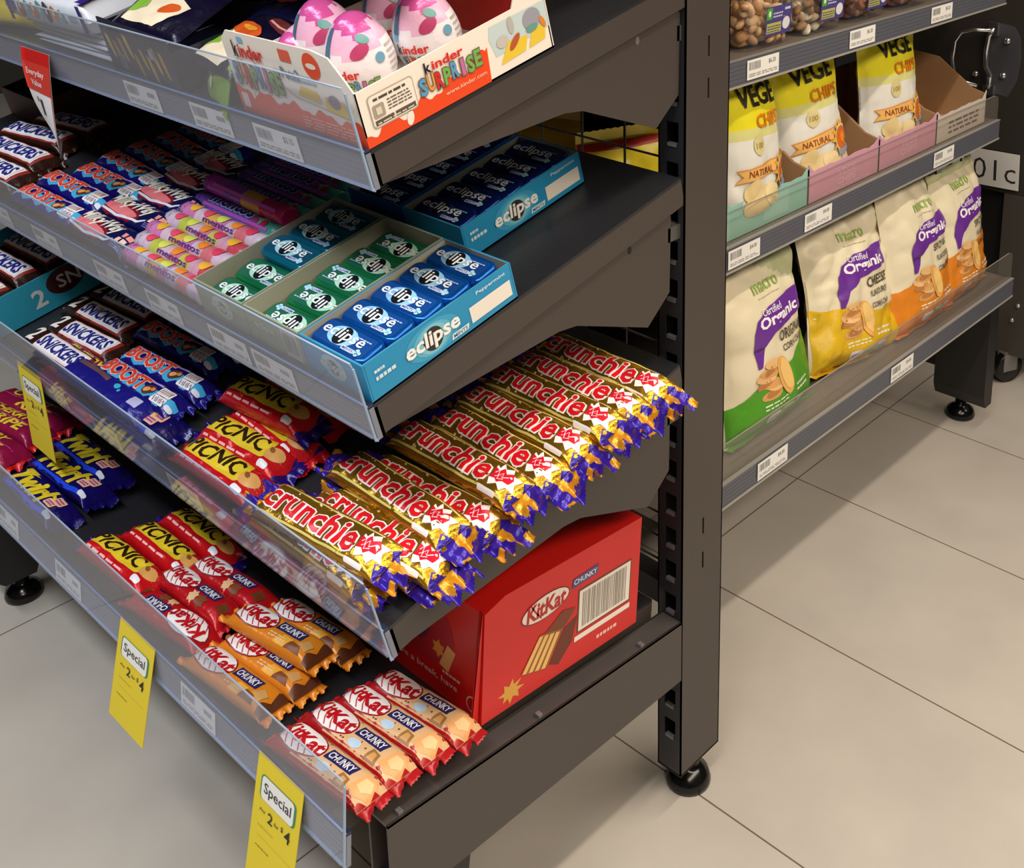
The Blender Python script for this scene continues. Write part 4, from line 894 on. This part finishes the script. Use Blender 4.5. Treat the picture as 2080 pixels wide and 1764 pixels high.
# ------------------------------------------------------------------ hanging tags
def htag(kind, label, x, ytop, ztop, w_, h_, lean, twist=0., curl=0.):
    o = empty('shelf_tag', label, 'shelf tag', loc=(x, ytop, ztop)); g = G(); n = 16
    def P(u, v, e=0):            # u across 0..w, v down 0..h
        t = v / h_; y = -lean * t + curl * t * t; a = twist * t * t
        uu = u - w_ / 2
        return Vector((w_ / 2 + uu * math.cos(a), y - e * 1.0 - uu * math.sin(a), -v + abs(curl) * .1 * t * t))
    body = M('e6cf2c', .6) if kind == 'y' else M('f0eff2', .45)
    vs = [P(w_ * j / 4, h_ * i / n) for i in range(n + 1) for j in range(5)]
    fs = [(i * 5 + j, (i + 1) * 5 + j, (i + 1) * 5 + j + 1, i * 5 + j + 1) for i in range(n) for j in range(4)]
    g.add(vs, fs, body, True); g.add([v + Vector((0, .0005, 0)) for v in vs], [f[::-1] for f in fs], body, True)
    fn = lambda x_, y_, e: P(x_, h_ - y_, e + .0002)
    def dc(s_, m, l=1): g.decal(s_, m, fn, l, w_ / 4, h_ / n)
    if kind == 'y':
        dc(rrect(w_ * .12, w_ * .90, h_ * .66, h_ * .86, .006), M('3c8c5c', .5), 1); dc(rrect(w_ * .15, w_ * .86, h_ * .665, h_ * .855, .005), PAPER, 2)
        dc(text('Special', w_ * .505, h_ * .757, w_ * .60, h_ * .11, bold=.02), M('303030', .5), 3)
        dc(text('Any', w_ * .22, h_ * .575, w_ * .13, h_ * .03), INK, 2); dc(text('2', w_ * .40, h_ * .565, w_ * .11, h_ * .085, bold=.02), INK, 2); dc(text('for', w_ * .54, h_ * .56, w_ * .10, h_ * .03), INK, 2); dc(text('$', w_ * .66, h_ * .575, w_ * .05, h_ * .045), INK, 2); dc(text('4', w_ * .78, h_ * .56, w_ * .12, h_ * .10, bold=.02), INK, 2)
        dc(lines(w_ * .15, w_ * .5, h_ * .44, h_ * .46, 1, .4), M('b8a028', .6), 1); dc(rect(w_ * .16, w_ * .90, h_ * .36, h_ * .363), M('b8a028', .6), 1); dc(lines(w_ * .15, w_ * .45, h_ * .27, h_ * .285, 1, .5), M('6a5c20', .6), 1)
    else:
        dc(rect(0, w_, h_ * .60, h_), M('c8201c', .3), 1); dc(rect(w_ * .0, w_, h_ * .60, h_ * .88), M('d43c30', .3), 2)
        dc(text('Everyday', w_ * .45, h_ * .78, w_ * .66, h_ * .075, bold=.03), M('f6e8e8', .4), 3); dc(text('Value', w_ * .45, h_ * .69, w_ * .40, h_ * .06, bold=.03), M('f6e8e8', .4), 3)
        dc(text('$', w_ * .34, h_ * .52, w_ * .10, h_ * .05), M('30303c', .4), 2); dc(text('1', w_ * .48, h_ * .45, w_ * .10, h_ * .16), M('30303c', .4), 2); dc(rect(w_ * .97, w_, 0, h_ * .6), M('d8602c', .4), 2)
    g.obj('card', o); return o
htag('y', 'yellow special price tag hanging at the right end of the bottom shelf strip', -.153, -.524, .388, .084, .132, .030)
htag('y', 'yellow special price tag hanging at the middle of the bottom shelf strip', -.470, -.524, .387, .088, .122, .030)
htag('y', 'narrow yellow special price tag hanging from the third shelf strip at the left', -.880, -.462, .574, .082, .140, -.004)
htag('r', 'red and white everyday value tag curling down from the top shelf strip', -.731, -.449, 1.062, .084, .138, .012, .42, .028)

# ------------------------------------------------------------------ aisle gondola with snack shelves (runs along +y)
XB = -.6; Y0, Y1 = .10, 1.245
ais = empty('aisle_gondola', 'dark steel aisle gondola frame behind the end stand carrying the snack shelves', 'shelf stand', loc=(0, 0, 0))
G().box(XB - .012, XB + .012, Y0, Y1, .10, 1.62, M('17161a', .5)).obj('spine_panel', ais)
for y in (Y0 - .0, Y1 - .04): G().box(XB - .04, XB + .04, y, y + .04, .06, 1.62, STEEL_D).obj('post', ais)
G().px([(Y1 - .045, .32), (Y1 - .045, .085), (Y1 - .035, .06), (Y1 - .006, .06), (Y1 - .003, .32)], -.245, -.125, M('232222', .5)).obj('leg', ais)
foot(-.200, Y1 - .015 + .02, ais, .032, .06)
G().box(-.60, -.245, Y1 - .03, Y1 - .01, .12, .30, M('232222', .5)).obj('base_rail', ais)
def snack_shelf(zb, xf, label, riser, y0=.088):
    r = empty('shelf', label, 'shelf', loc=(0, 0, zb)); d = .040
    G().box(XB + .012, xf - .006, y0, Y1, d - .004, d, M('6a625a', .45, 0, .1, 200)).box(XB + .012, xf - .009, Y1 - .003, Y1, .0, d, STEEL).obj('deck', r)
    s_ = G(); s_.box(xf - .006, xf, y0, Y1 - .001, 0, d + .001, M('5b5e68', .4, 0, .1, 500))
    for i in range(5): s_.box(xf, xf + .0004, y0, Y1 - .001, .006 + i * .0065, .0066 + i * .0065, M('50535c', .5))
    s_.box(xf - .001, xf + .0012, y0, Y1, -.001, .0022, M('a4a098', .3)); s_.box(xf - .006, xf + .001, y0, Y1, d, d + .0015, M('8c8a86', .3)); s_.obj('price_strip', r)
    if riser:
        rz = G(); pr = [(y0, d), (Y1 - .001, d), (Y1 - .001, d + riser - .012), (Y1 - .006, d + riser - .003), (Y1 - .018, d + riser), (y0, d + riser)]
        rz.prism(pr, xf - .0072, xf - .006, CLR2, lambda y, z, x: (x, y, z)); rz.box(xf - .0074, xf - .0058, y0, Y1 - .02, d + riser, d + riser + .0009, M('9a948c', .25)); rz.obj('riser', r)
    return r
CLR2 = clear('clear_lip', tint=(.97, .96, .94, 1), haze=.05, gloss=1.0, hz=(.85, .8, .72, 1))
snack_shelf(.323, -.100, 'lowest snack shelf with clear lip carrying the corn chip bags', .062)
snack_shelf(.664, -.158, 'middle snack shelf with clear lip carrying the vegetable chip trays', .055)
snack_shelf(.950, -.165, 'upper snack shelf carrying the clear tubs of nuts', 0)
snack_shelf(1.25, -.165, 'topmost snack shelf above the nut tubs, just out of the frame', 0)
def aticket(xf, zb, y, price, label):
    o = ticket(Matrix.Translation((xf + .0016, y, zb + .0065)) @ Matrix.Rotation(PI / 2, 4, 'Z'), .082, .030, price, label, 'tickets on the snack shelves', int(y * 500))
aticket(-.165, .950, .348, '$6.20', 'white price ticket nearest the post on the nut tub shelf'); aticket(-.165, .950, .636, '$6.20', 'white price ticket at the middle of the nut tub shelf'); aticket(-.165, .950, .920, '$6.20', 'white price ticket at the far end of the nut tub shelf')
aticket(-.158, .664, .300, '$4.00', 'white price ticket nearest the post on the vegetable chip shelf'); aticket(-.158, .664, .508, '$4.00', 'white price ticket in the middle of the vegetable chip shelf'); aticket(-.158, .664, .953, '$4.00', 'white price ticket at the far end of the vegetable chip shelf')
aticket(-.100, .323, .308, '$4.00', 'white price ticket nearest the post on the corn chip shelf'); aticket(-.100, .323, .722, '$4.00', 'white price ticket at the far end of the corn chip shelf')

# ---- chip bags
def chip_bag(name, label, mat, W, Hh, D, zones, decs, seed, crump=.012, topcol=None, fold=None, group=None, base=None):
    r = empty(name, label, 'chip bag', group, mat=mat); n, k = 34, 44; g = G()
    def prof(v): return (math.sin(min(1, v / .16) * PI / 2) ** .6) * (math.sin(min(1, (1 - v) / .45) * PI / 2) ** .8)
    def P(x, z, s_):
        v = min(1., max(0., z / Hh)); hw = W / 2 * (1 - .06 * math.sin(v * PI) + .03 * noise.noise(Vector((v * 3, seed, 0))))
        u = max(0., 1 - min(1., abs(x) / hw) ** 2.3)
        a = u ** .62 * prof(v)
        q = Vector((x * 16 + seed * 3, z * 14, seed)); nn = abs(noise.noise(q)) * 1.6 - .4 + .5 * abs(noise.noise(q * 2.4)) + .18 * noise.noise(q * 6)
        cz = .30 + .9 * max(0., abs(2 * x / W) - .35) + 1.1 * max(0., v - .72) + .5 * max(0., .15 - v)
        y = -s_ * (D / 2 * a) - s_ * nn * crump * min(1.1, cz) * (u ** .3)
        lean = fold(v) if fold else 0
        return (x * (hw / (W / 2)), y + lean, z)
    for s_ in (1, -1):
        vs = [P(-W / 2 + W * i / n, Hh * j / k, s_) for i in range(n + 1) for j in range(k + 1)]
        for j in range(k):
            zz = (j + .5) / k
            for i in range(n):
                xx = -.5 + (i + .5) / n; m = zones[-1][1]
                for lim, mm in zones:
                    if zz < (lim(xx) if callable(lim) else lim): m = mm; break
                q = (i * (k + 1) + j, (i + 1) * (k + 1) + j, (i + 1) * (k + 1) + j + 1, i * (k + 1) + j + 1)
                g.f.append(list(q if s_ > 0 else q[::-1])); g.m.append(g.mi(m)); g.sm.append(True)
        # vertices are appended after indexing
        b = len(g.v)
        for f in g.f[-(n * k):]:
            for t in range(4): f[t] += b
        g.v += vs
    FV = [P(-W / 2 + W * i / n, Hh * j / k, 1) for i in range(n + 1) for j in range(k + 1)]
    def fb(x, y, e):
        a = max(0., min(n - 1e-6, (x + W / 2) / W * n)); b = max(0., min(k - 1e-6, y / Hh * k)); i, j = int(a), int(b); a -= i; b -= j
        q = [FV[i * (k + 1) + j], FV[(i + 1) * (k + 1) + j], FV[(i + 1) * (k + 1) + j + 1], FV[i * (k + 1) + j + 1]]
        r_ = [q[0][c] * (1 - a) * (1 - b) + q[1][c] * a * (1 - b) + q[2][c] * a * b + q[3][c] * (1 - a) * b for c in range(3)]
        return (r_[0], r_[1] - e * 2.2 - .0009, r_[2])
    for d in decs:
        g.decal(d[0], d[1], fb, d[2] if len(d) > 2 else 1, W / n, Hh / k, (-W * .49, W * .49, .002, Hh * .995))
    g.obj('bag_body', r)
    for zz, sgn in ((Hh, 1), (0, -1)):
        e = G(); m = 26; vs = []
        for i in range(5):
            for j in range(m + 1):
                x = -W / 2 + W * j / m; p = P(x, zz, 1)
                if sgn > 0: vs.append((p[0] * .98, p[1] + .001 * math.sin(i * 3.1) + .006 * i / 4 * math.sin(j * .5 + seed), p[2] - .001 + .016 * i / 4 + (.0014 * (j % 2) if i == 4 else 0)))
                else: vs.append((p[0], p[1] - .0045 * i, p[2] + .0002 + .001 * abs(math.sin(i * 2))))
        e.add(vs, [(i * (m + 1) + j, i * (m + 1) + j + 1, (i + 1) * (m + 1) + j + 1, (i + 1) * (m + 1) + j) for i in range(4) for j in range(m)], topcol if sgn > 0 else (base or zones[0][1]), True)
        e.obj('crimped_top' if sgn > 0 else 'crimped_base', r)
    return r
def corn_dec(sub, wide, chip='e8b060', band=None, lo=.3, k=0.):
    W = .25; D = []
    if band: D.append((poly([(-.14, 0), (.14, 0)] + [(.14 - .28 * i / 24, lo * wide + k * (.5 - i / 24.) * wide + .004 * math.sin(i * .5)) for i in range(25)]), band, .8))
    D.append((text('macro', .002, .232, .078, .015, bold=.03), M('9cb860', .45), 2)); D.append((lines(-.03, .036, .216, .219, 1), M('b8b494', .5), 2))
    D.append((poly([(-.072, .140), (-.066, .168), (-.052, .186), (-.01, .200), (.050, .206), (.088, .208), (.094, .206), (.094, .166), (.080, .166), (-.01, .156), (-.045, .140), (-.060, .112), (-.070, .112)]), M('6a2f98', .4), 2))
    D.append((text('Certified', -.006, .194, .055, .012, bold=.02), M('f0ecf4', .45), 3)); D.append((text('Organic', .014, .177, .128, .024, bold=.07, warp=lambda u: .004 * u), M('f6f2f8', .45), 3))
    y = .145
    for i, (t_, wd, ht) in enumerate(sub): D.append((text(t_, .050, y - i * .021, wd, ht, bold=.03), M('4a4030', .5), 2))
    for i in range(9): D.append((ell(-.040 + .012 * math.sin(i), .062 + i * .006, .026, .008, .25 * math.sin(i * 2)), M(['d8a060', 'b87c44', 'e8bc80'][i % 3], .5), 2 + i * .1))
    D.append((ell(.000, .082, .018, .036, .35), M(chip, .5), 4)); D.append((ell(.002, .084, .013, .030, .35), M('f0c878', .5), 5))
    D.append((lines(-.06, .01, .040, .052, 2, .4, 4), M('e8ecd8', .5), 2)); D.append((lines(.03, .075, .044, .062, 2, .4, 6), M('e8ecd8', .5), 2))
    for i, c_ in enumerate(('e4e0ec', 'b0d090', 'd8d8e0')): D.append((rrect(-.050 + i * .040, -.016 + i * .040, .014, .030, .006), M(c_, .5), 2)); D.append((lines(-.046 + i * .040, -.020 + i * .040, .018, .026, 2, .5, i), M('8878a8', .5), 3))
    return D
def face_px(x, y, z, yaw=0, lean=0, roll=0):
    return Matrix.Translation((x, y, z)) @ Matrix.Rotation(PI / 2 + math.radians(yaw), 4, 'Z') @ Matrix.Rotation(math.radians(-lean), 4, 'X') @ Matrix.Rotation(math.radians(roll), 4, 'Y')
TAN = M('e4dabc', .4, 0, .15, 30); TANG = M('c0c498', .4, 0, .15, 30)
def low(a, b): return lambda x: a + b * x
G_ = M('4f9a24', .38, 0, .15, 30); Y_ = M('dcb41c', .38, 0, .15, 30); O_ = M('dc8420', .38, 0, .15, 30)
chip_bag('chip_bag', 'cream and green corn chip bag nearest the post on the lowest snack shelf', face_px(-.160, .425, .364, 4, 12, 2), .27, .28, .085, [(low(.95, -.5), TAN), (2, TANG)], corn_dec([('ORIGINAL', .095, .018), ('CORN CHIPS', .085, .011)], .285, band=G_, lo=.34, k=.22), 1, .014, TANG, base=G_)
chip_bag('chip_bag', 'creased cream and yellow corn chip bag beside the green one', face_px(-.165, .700, .364, -4, 10, 5), .265, .272, .075, [(2, TAN)], corn_dec([('CHEESE', .080, .018), ('FLAVOURED', .070, .010), ('CORN CHIPS', .070, .010)], .28, band=Y_, lo=.36, k=-.15), 4, .032, TANG, fold=lambda v: .02 * v * v, base=Y_)
chip_bag('chip_bag', 'cream and orange corn chip bag in front of the far one', face_px(-.150, .930, .364, 2, 12, 3), .255, .28, .080, [(2, TAN)], corn_dec([('SPICY BBQ', .085, .016), ('FLAVOURED', .070, .010), ('CORN CHIPS', .070, .010)], .28, band=O_, lo=.36, k=.1), 6, .020, TANG, base=O_)
chip_bag('chip_bag', 'cream and orange corn chip bag at the far end of the lowest snack shelf', face_px(-.160, 1.110, .364, 3, 8, 1), .225, .252, .080, [(2, TAN)], corn_dec([('SPICY BBQ', .085, .016), ('FLAVOURED', .070, .010), ('CORN CHIPS', .070, .010)], .27, band=O_, lo=.42, k=.16), 8, .014, TANG, base=O_)
def veg_dec(full=True):
    D = [(text('VEGE', .000, .205, .110, .034, bold=.05), M('1c1810', .4), 2), (text('CHIPS', .020, .165, .080, .022, bold=.05), M('d87818', .4), 2)]
    D += [(ell(-.020, .128, .016, .016), M('d8cc98', .45), 1), (text('100', -.020, .128, .020, .010, bold=.02), M('b89c40', .45), 2)]
    D += [(poly([(-.075, .072), (-.062, .083), (-.072, .094), (.030, .102), (.030, .080)]), M('d89440', .45), 2), (poly([(-.072, .0735), (-.060, .083), (-.069, .092), (.028, .100), (.028, .082)]), M('ecb868', .45), 3), (text('NATURAL', -.018, .0865, .070, .011, bold=.02), M('8a3c14', .45), 4)]
    D += [(star(.052, .078, .034, .020, 13, sy=1.1), M('ecb41c', .4), 4), (ell(.052, .078, .022, .024), M('f0e0c0', .4), 5), (ell(.052, .078, .019, .021), M('d86c1c', .4), 6), (ell(.052, .078, .008, .010), M('e88c20', .4), 7), (poly([(.034, .050), (.072, .054), (.072, .063), (.034, .059)]), M('8c98b0', .4), 8)]
    D += [(ell(-.020, .040, .040, .022, .3), M('ecd8a0', .45), 2), (ell(.015, .045, .026, .018, -.4), M('f0dca8', .45), 3), (ell(-.04, .06, .022, .014, .6), M('e4cc90', .45), 2.5)]
    return D
VY = M('e6dc28', .32, 0, .2, 30); VW = M('e2e2da', .35, 0, .2, 30); VM = M('d8d68c', .33, 0, .2, 30)
def vbag(label, x, y, z, yaw, lean, roll, seed, grp='vegetable chip bags'):
    return chip_bag('chip_bag', label, face_px(x, y, z, yaw, lean, roll), .185, .245, .07, [(.56, VW), (.64, VM), (2, VY)], veg_dec(), seed, .014, VY, group=grp)
ZM = .7045
vbag('yellow and white vegetable chip bag nearest the post in the turquoise tray', -.200, .412, ZM + .004, 6, 6, 4, 2)
vbag('yellow and white vegetable chip bag leaning left in the first pink tray', -.215, .625, ZM + .004, -8, 8, -4, 3)
vbag('yellow and white vegetable chip bag in the second pink tray', -.215, .885, ZM + .004, -6, 6, 0, 5)
vbag('yellow vegetable chip bag half hidden behind the one in the first pink tray', -.300, .690, ZM + .004, 0, 4, 0, 7)
vbag('yellow vegetable chip bag standing behind the one in the second pink tray', -.295, 1.010, ZM + .004, 10, 2, 2, 9)
CARD = M('b08a62', .75)
def vtray(y0, y1, col, label, decs):
    """torn-open display tray, front wall on the +x side"""
    r = empty('chip_tray', label, 'tray', 'vegetable chip trays', loc=(-.174, y0, ZM)); w_ = y1 - y0; o = M(col, .5); dp = .20
    G().box(-dp, 0, 0, w_, 0, .0015, CARD).obj('tray_floor', r)
    R = random.Random(int(y0 * 100)); top = [(w_ * i / 14, .056 + R.uniform(-.002, .002) + (.012 if i in (0, 14) else 0)) for i in range(15)]
    f = G(); pr = [(0, 0), (w_, 0)] + top[::-1]
    f.prism(pr, -.0012, 0, o, lambda y, z, x: (x, y, z)); f.prism(pr, -.0016, -.0012, CARD, lambda y, z, x: (x, y, z))
    for d in decs: f.decal(d[0], d[1], lambda x, y, e: (e, x, y), d[2] if len(d) > 2 else 1)
    f.obj('front_wall', r)
    for yy, nm in ((0, 'side_wall'), (w_ - .0016, 'side_wall')):
        q = G(); q.py([(0, 0), (0, .062), (-.03, .070), (-.11, .125), (-dp, .135), (-dp, 0)], yy, yy + .0016, CARD); q.obj(nm, r)
    G().box(-dp, -dp + .0016, 0, w_, 0, .135, CARD).obj('back_wall', r)
    return r
vtray(.315, .541, '8ecac0', 'turquoise chip tray nearest the post on the middle snack shelf', [(rrect(.10, .17, .008, .048, .004), M('a0d4cc', .5), 1)])
vtray(.543, .771, 'd89cb8', 'pink chip tray beside the turquoise one', [(text('VEGE', .12, .034, .06, .012, bold=.03), M('e8b8cc', .5), 1), (text('CHIPS', .12, .018, .06, .012, bold=.03), M('e8b8cc', .5), 1), (lines(.04, .20, .006, .010, 1), M('e8b8cc', .5), 1)])
vtray(.773, .990, 'd89cb8', 'pink chip tray next to the white one', [(text('VEGE', .11, .034, .06, .012, bold=.03), M('e8b8cc', .5), 1), (text('CHIPS', .11, .018, .06, .012, bold=.03), M('e8b8cc', .5), 1)])
vtray(.992, 1.205, 'd4ccc4', 'white chip tray, torn open and empty, at the far end of the middle snack shelf', [(lines(.05, .18, .012, .042, 3, .45, 3), M('6a5c54', .5), 1)])

# ---- nut tubs
def nut_shape(R, c, r):
    n, k = 7, 5; vs = []; q = Matrix.Rotation(R.uniform(0, 6), 3, 'X') @ Matrix.Rotation(R.uniform(0, 6), 3, 'Z')
    for j in range(k + 1):
        t = PI * j / k
        for i in range(n):
            p = Vector((math.sin(t) * math.cos(2 * PI * i / n) * r * 1.5 + .4 * r * math.cos(t) ** 2, math.sin(t) * math.sin(2 * PI * i / n) * r * .75, math.cos(t) * r))
            vs.append(Vector(c) + q @ p)
    return vs, [(j * n + i, j * n + (i + 1) % n, (j + 1) * n + (i + 1) % n, (j + 1) * n + i) for j in range(k) for i in range(n)]
def make_tub(cols, seed, w_=.13, h_=.085):
    def f():
        r = empty('nut_tub', None, 'tub'); R = random.Random(seed)
        def rg(hw, z, rr=.016, n=4):
            p = []
            for cx, cy, a in ((1, -1, -90), (1, 1, 0), (-1, 1, 90), (-1, -1, 180)):
                p += [(cx * (hw - rr) + rr * math.cos(math.radians(a + 90 * k / n)), cy * (hw - rr) + rr * math.sin(math.radians(a + 90 * k / n)), z) for k in range(n + 1)]
            return p
        g = G(); rings = [rg(w_ * .42, .001), rg(w_ * .435, .006), rg(w_ * .485, h_ * .88), rg(w_ * .5, h_ * .90), rg(w_ * .5, h_ * .93)]; n = len(rings[0])
        g.add([v for q in rings for v in q], [(i * n + j, i * n + (j + 1) % n, (i + 1) * n + (j + 1) % n, (i + 1) * n + j) for i in range(len(rings) - 1) for j in range(n)], PLASTIC, True); g.add(rings[0], [list(range(n))], PLASTIC)
        g.obj('tub_body', r)
        l = G(); rings = [rg(w_ * .505, h_ * .93), rg(w_ * .505, h_), rg(w_ * .45, h_), rg(w_ * .43, h_ * .96)]
        l.add([v for q in rings for v in q], [(i * n + j, i * n + (j + 1) % n, (i + 1) * n + (j + 1) % n, (i + 1) * n + j) for i in range(3) for j in range(n)], PLASTIC, True); l.add(rings[-1], [list(range(n))], PLASTIC); l.obj('lid', r)
        nt = G(); q = 0
        while q < 190:
            x, y = R.uniform(-.40, .40) * w_, R.uniform(-.40, .40) * w_; z = R.uniform(.008, h_ * .80)
            if max(abs(x), abs(y)) < .24 * w_ and z < h_ * .66: q += .25; continue
            v, fs = nut_shape(R, (x, y, z), R.uniform(.0065, .009)); nt.add(v, fs, M(R.choice(cols), .5), True); q += 1
        nt.box(-.26 * w_, .26 * w_, -.26 * w_, .26 * w_, .004, h_ * .66, M(cols[0], .6))
        tag(nt.obj('nuts', r), kind='stuff')
        lb = G(); y0 = -w_ * .47
        fn = lambda x, y, e: (x, y0 - .0006 + (h_ * .5 - y) * .05 * 1.6 - e, y)
        a = .006; lb.decal(rect(-.022 + a, .046 + a, .018, .064), M('4a4488', .45), fn, 1); lb.decal(rect(-.020 + a, -.006 + a, .044, .062), M('4ca838', .45), fn, 2); lb.decal(ell(-.013 + a, .053, .003, .005), M('e8f0e0', .4), fn, 3)
        lb.decal(lines(-.003 + a, .022 + a, .046, .056, 2, .5, 3), M('d0cce4', .45), fn, 2); lb.decal(rect(-.018 + a, .020 + a, .022, .038), M('b8b858', .45), fn, 2); lb.decal(lines(-.016 + a, .018 + a, .024, .036, 3, .4, 4), M('4a4488', .45), fn, 3); lb.decal(ell(.033 + a, .034, .010, .010), M('e4e0e8', .45), fn, 2); lb.decal(lines(.027 + a, .042 + a, .055, .060, 1, .8, 3), M('e8e4f0', .45), fn, 2)
        lb.obj('label_sticker', r)
        return r
    return f
CASH = ['d8ac78', 'c8965c', 'e0bc8c']; ALM = ['8a4c2c', '6a3820', '9c6040']; MIX = ['d8ac78', '6a3c28', 'dcd0b8', '8a5430']
K['tub_cash'] = Kind(make_tub(CASH, 3)); K['tub_mix'] = Kind(make_tub(['dcd0b4', 'c8b48c', 'a07850'], 5)); K['tub_alm'] = Kind(make_tub(ALM, 8))
ZT = .9912
for kd, y, dz, lb in (('tub_cash', .430, 0, 'clear tub of cashew nuts nearest the post on the nut shelf'), ('tub_mix', .585, 0, 'clear tub of pale mixed nuts beside the cashew tub'), ('tub_alm', .730, 0, 'clear tub of brown almonds in the middle of the nut shelf'), ('tub_alm', .885, 0, 'clear tub of brown almonds, second from the far end'), ('tub_alm', 1.035, 0, 'clear tub of brown almonds at the far end of the nut shelf'),
                      ('tub_cash', .425, .087, 'upper clear tub of cashew nuts stacked nearest the post'), ('tub_mix', .580, .087, 'upper clear tub of pale mixed nuts stacked second from the post'), ('tub_alm', .735, .087, 'upper clear tub of brown almonds in the middle stack')):
    K[kd].put(face_px(-.240, y, ZT + dz, random.uniform(-2, 2)), lb, 'nut tubs')
# stock seen through the wire panel
pouch('snack_packet', 'bright yellow snack packet seen through the wire panel beside the post', 'snack packet', face_px(-.30, .20, .7045, -20) @ Matrix.Translation((0, 0, .09)) @ Matrix.Rotation(PI / 2, 4, 'X'), .15, .18, .06, M('dcc81c', .35, 0, .2, 40), [(poly([(-.08, .078), (.08, .078), (.08, .1), (-.08, .1)]), M('a81c14', .4), 1)], M('dcc81c', .35), 13)
pouch('snack_packet', 'golden snack packet seen through the wire panel, farther left', 'snack packet', face_px(-.45, .22, .7045, -70) @ Matrix.Translation((0, 0, .09)) @ Matrix.Rotation(PI / 2, 4, 'X'), .14, .18, .06, M('c49a18', .4, 0, .2, 40), [], M('c49a18', .35), 14)

# ------------------------------------------------------------------ dark mobile cabinet at the far right
cb = empty('mobile_cabinet', 'dark cabinet on castors with a chrome handle at the far right', 'cabinet', loc=(-.2, 1.46, 0))
CD = M('34302c', .45, 0, .05, 60)
G().box(-.75, .9, 0, .6, .47, 2.2, CD).obj('body', cb)
g = G(); g.box(-.75, .9, .02, .6, .125, .47, M('1c1a1a', .5)); g.obj('lower_panel', cb)
G().box(-.025, .052, -.004, .05, .075, .47, M('4a4540', .4)).obj('corner_leg', cb)
for x, z in ((-.012, .215), (.030, .205), (.018, .165)):
    o = G().lathe([(0, .005), (.005, .004), (.006, 0), (0, 0)], M('c8c8c8', .2, .8), (0, 0, 0), 10).obj('screw', cb); o.matrix_local = Matrix.Translation((x, -.004, z)) @ Matrix.Rotation(PI / 2, 4, 'X')
cs = empty('castor', loc=(0, 0, 0)); cs.parent = cb
w_ = G(); w_.lathe([(.008, -.011), (.036, -.011), (.038, -.008), (.038, .008), (.036, .011), (.008, .011)], M('101010', .3), (0, 0, 0), 24)
o = w_.obj('wheel', cs); o.matrix_local = Matrix.Translation((.010, .01, .038)) @ Matrix.Rotation(math.radians(65), 4, 'Z') @ Matrix.Rotation(PI / 2, 4, 'X')
q = G(); q.box(-.012, -.009, -.02, .02, .03, .078, M('9a9a9a', .3, .7)); q.box(.009, .012, -.02, .02, .03, .078, M('9a9a9a', .3, .7)); q.box(-.012, .012, -.02, .02, .075, .080, M('9a9a9a', .3, .7)); o = q.obj('fork', cs); o.location = (.010, .01, 0); o.rotation_euler = (0, 0, math.radians(-25))
# handle on a clear plate
hp = empty('handle_plate', loc=(-.145 + .0, -.004, .0)); hp.parent = cb
CH = M('d4d6d8', .15, .95)
g = G(); g.py([(.055, .705), (.110, .700), (.128, .74), (.134, .79), (.128, .84), (.112, .862), (.055, .868)], -.004, 0, clear('clear_plate', haze=.03, gloss=.35)); g.obj('plate', hp)
g = G(); g.tube([(.075, -.010, .848), (.035, -.030, .850), (.006, -.040, .842), (-.006, -.044, .82), (-.010, -.044, .78), (-.004, -.044, .745), (.010, -.040, .730), (.050, -.034, .722)], .0045, CH, 10); g.obj('grip', hp)
g = G(); g.box(.058, .080, -.016, -.004, .838, .868, CH); g.tube([(.070, -.012, .855), (.060, -.014, .835), (.056, -.014, .80), (.058, -.014, .765), (.070, -.014, .748), (.068, -.014, .715)], .006, CH, 8); g.box(.055, .080, -.016, -.004, .700, .722, CH); g.obj('bracket', hp)
for x, z in ((.100, .828), (.096, .748), (.030, .742)):
    g = G(); g.lathe([(0, .007), (.005, .006), (.008, .002), (.008, 0)], CH, (0, 0, 0), 12); o = g.obj('bolt', hp); o.matrix_local = Matrix.Translation((x, -.004, z)) @ Matrix.Rotation(PI / 2, 4, 'X')
sg = empty('number_sign', loc=(0, 0, 0)); sg.parent = cb
g = G(); g.box(-.19, .012, -.003, 0, 0, .085, M('d8d8d4', .5)); fs_ = lambda x, y, e: (x, -.003 - e, y)
g.decal(text('2501c', -.085, .040, .18, .050, bold=-.012), M('2c2c2c', .5), fs_, 1)
o = g.obj('plate', sg); o.matrix_local = Matrix.Translation((-.004, -.006, .484)) @ Matrix.Rotation(math.radians(-2), 4, 'Y')

# ------------------------------------------------------------------ to metres
for o in list(SC.objects):
    if o.parent is None and o.type not in ('CAMERA', 'LIGHT'):
        o.matrix_world = Matrix.Scale(S, 4) @ o.matrix_basis
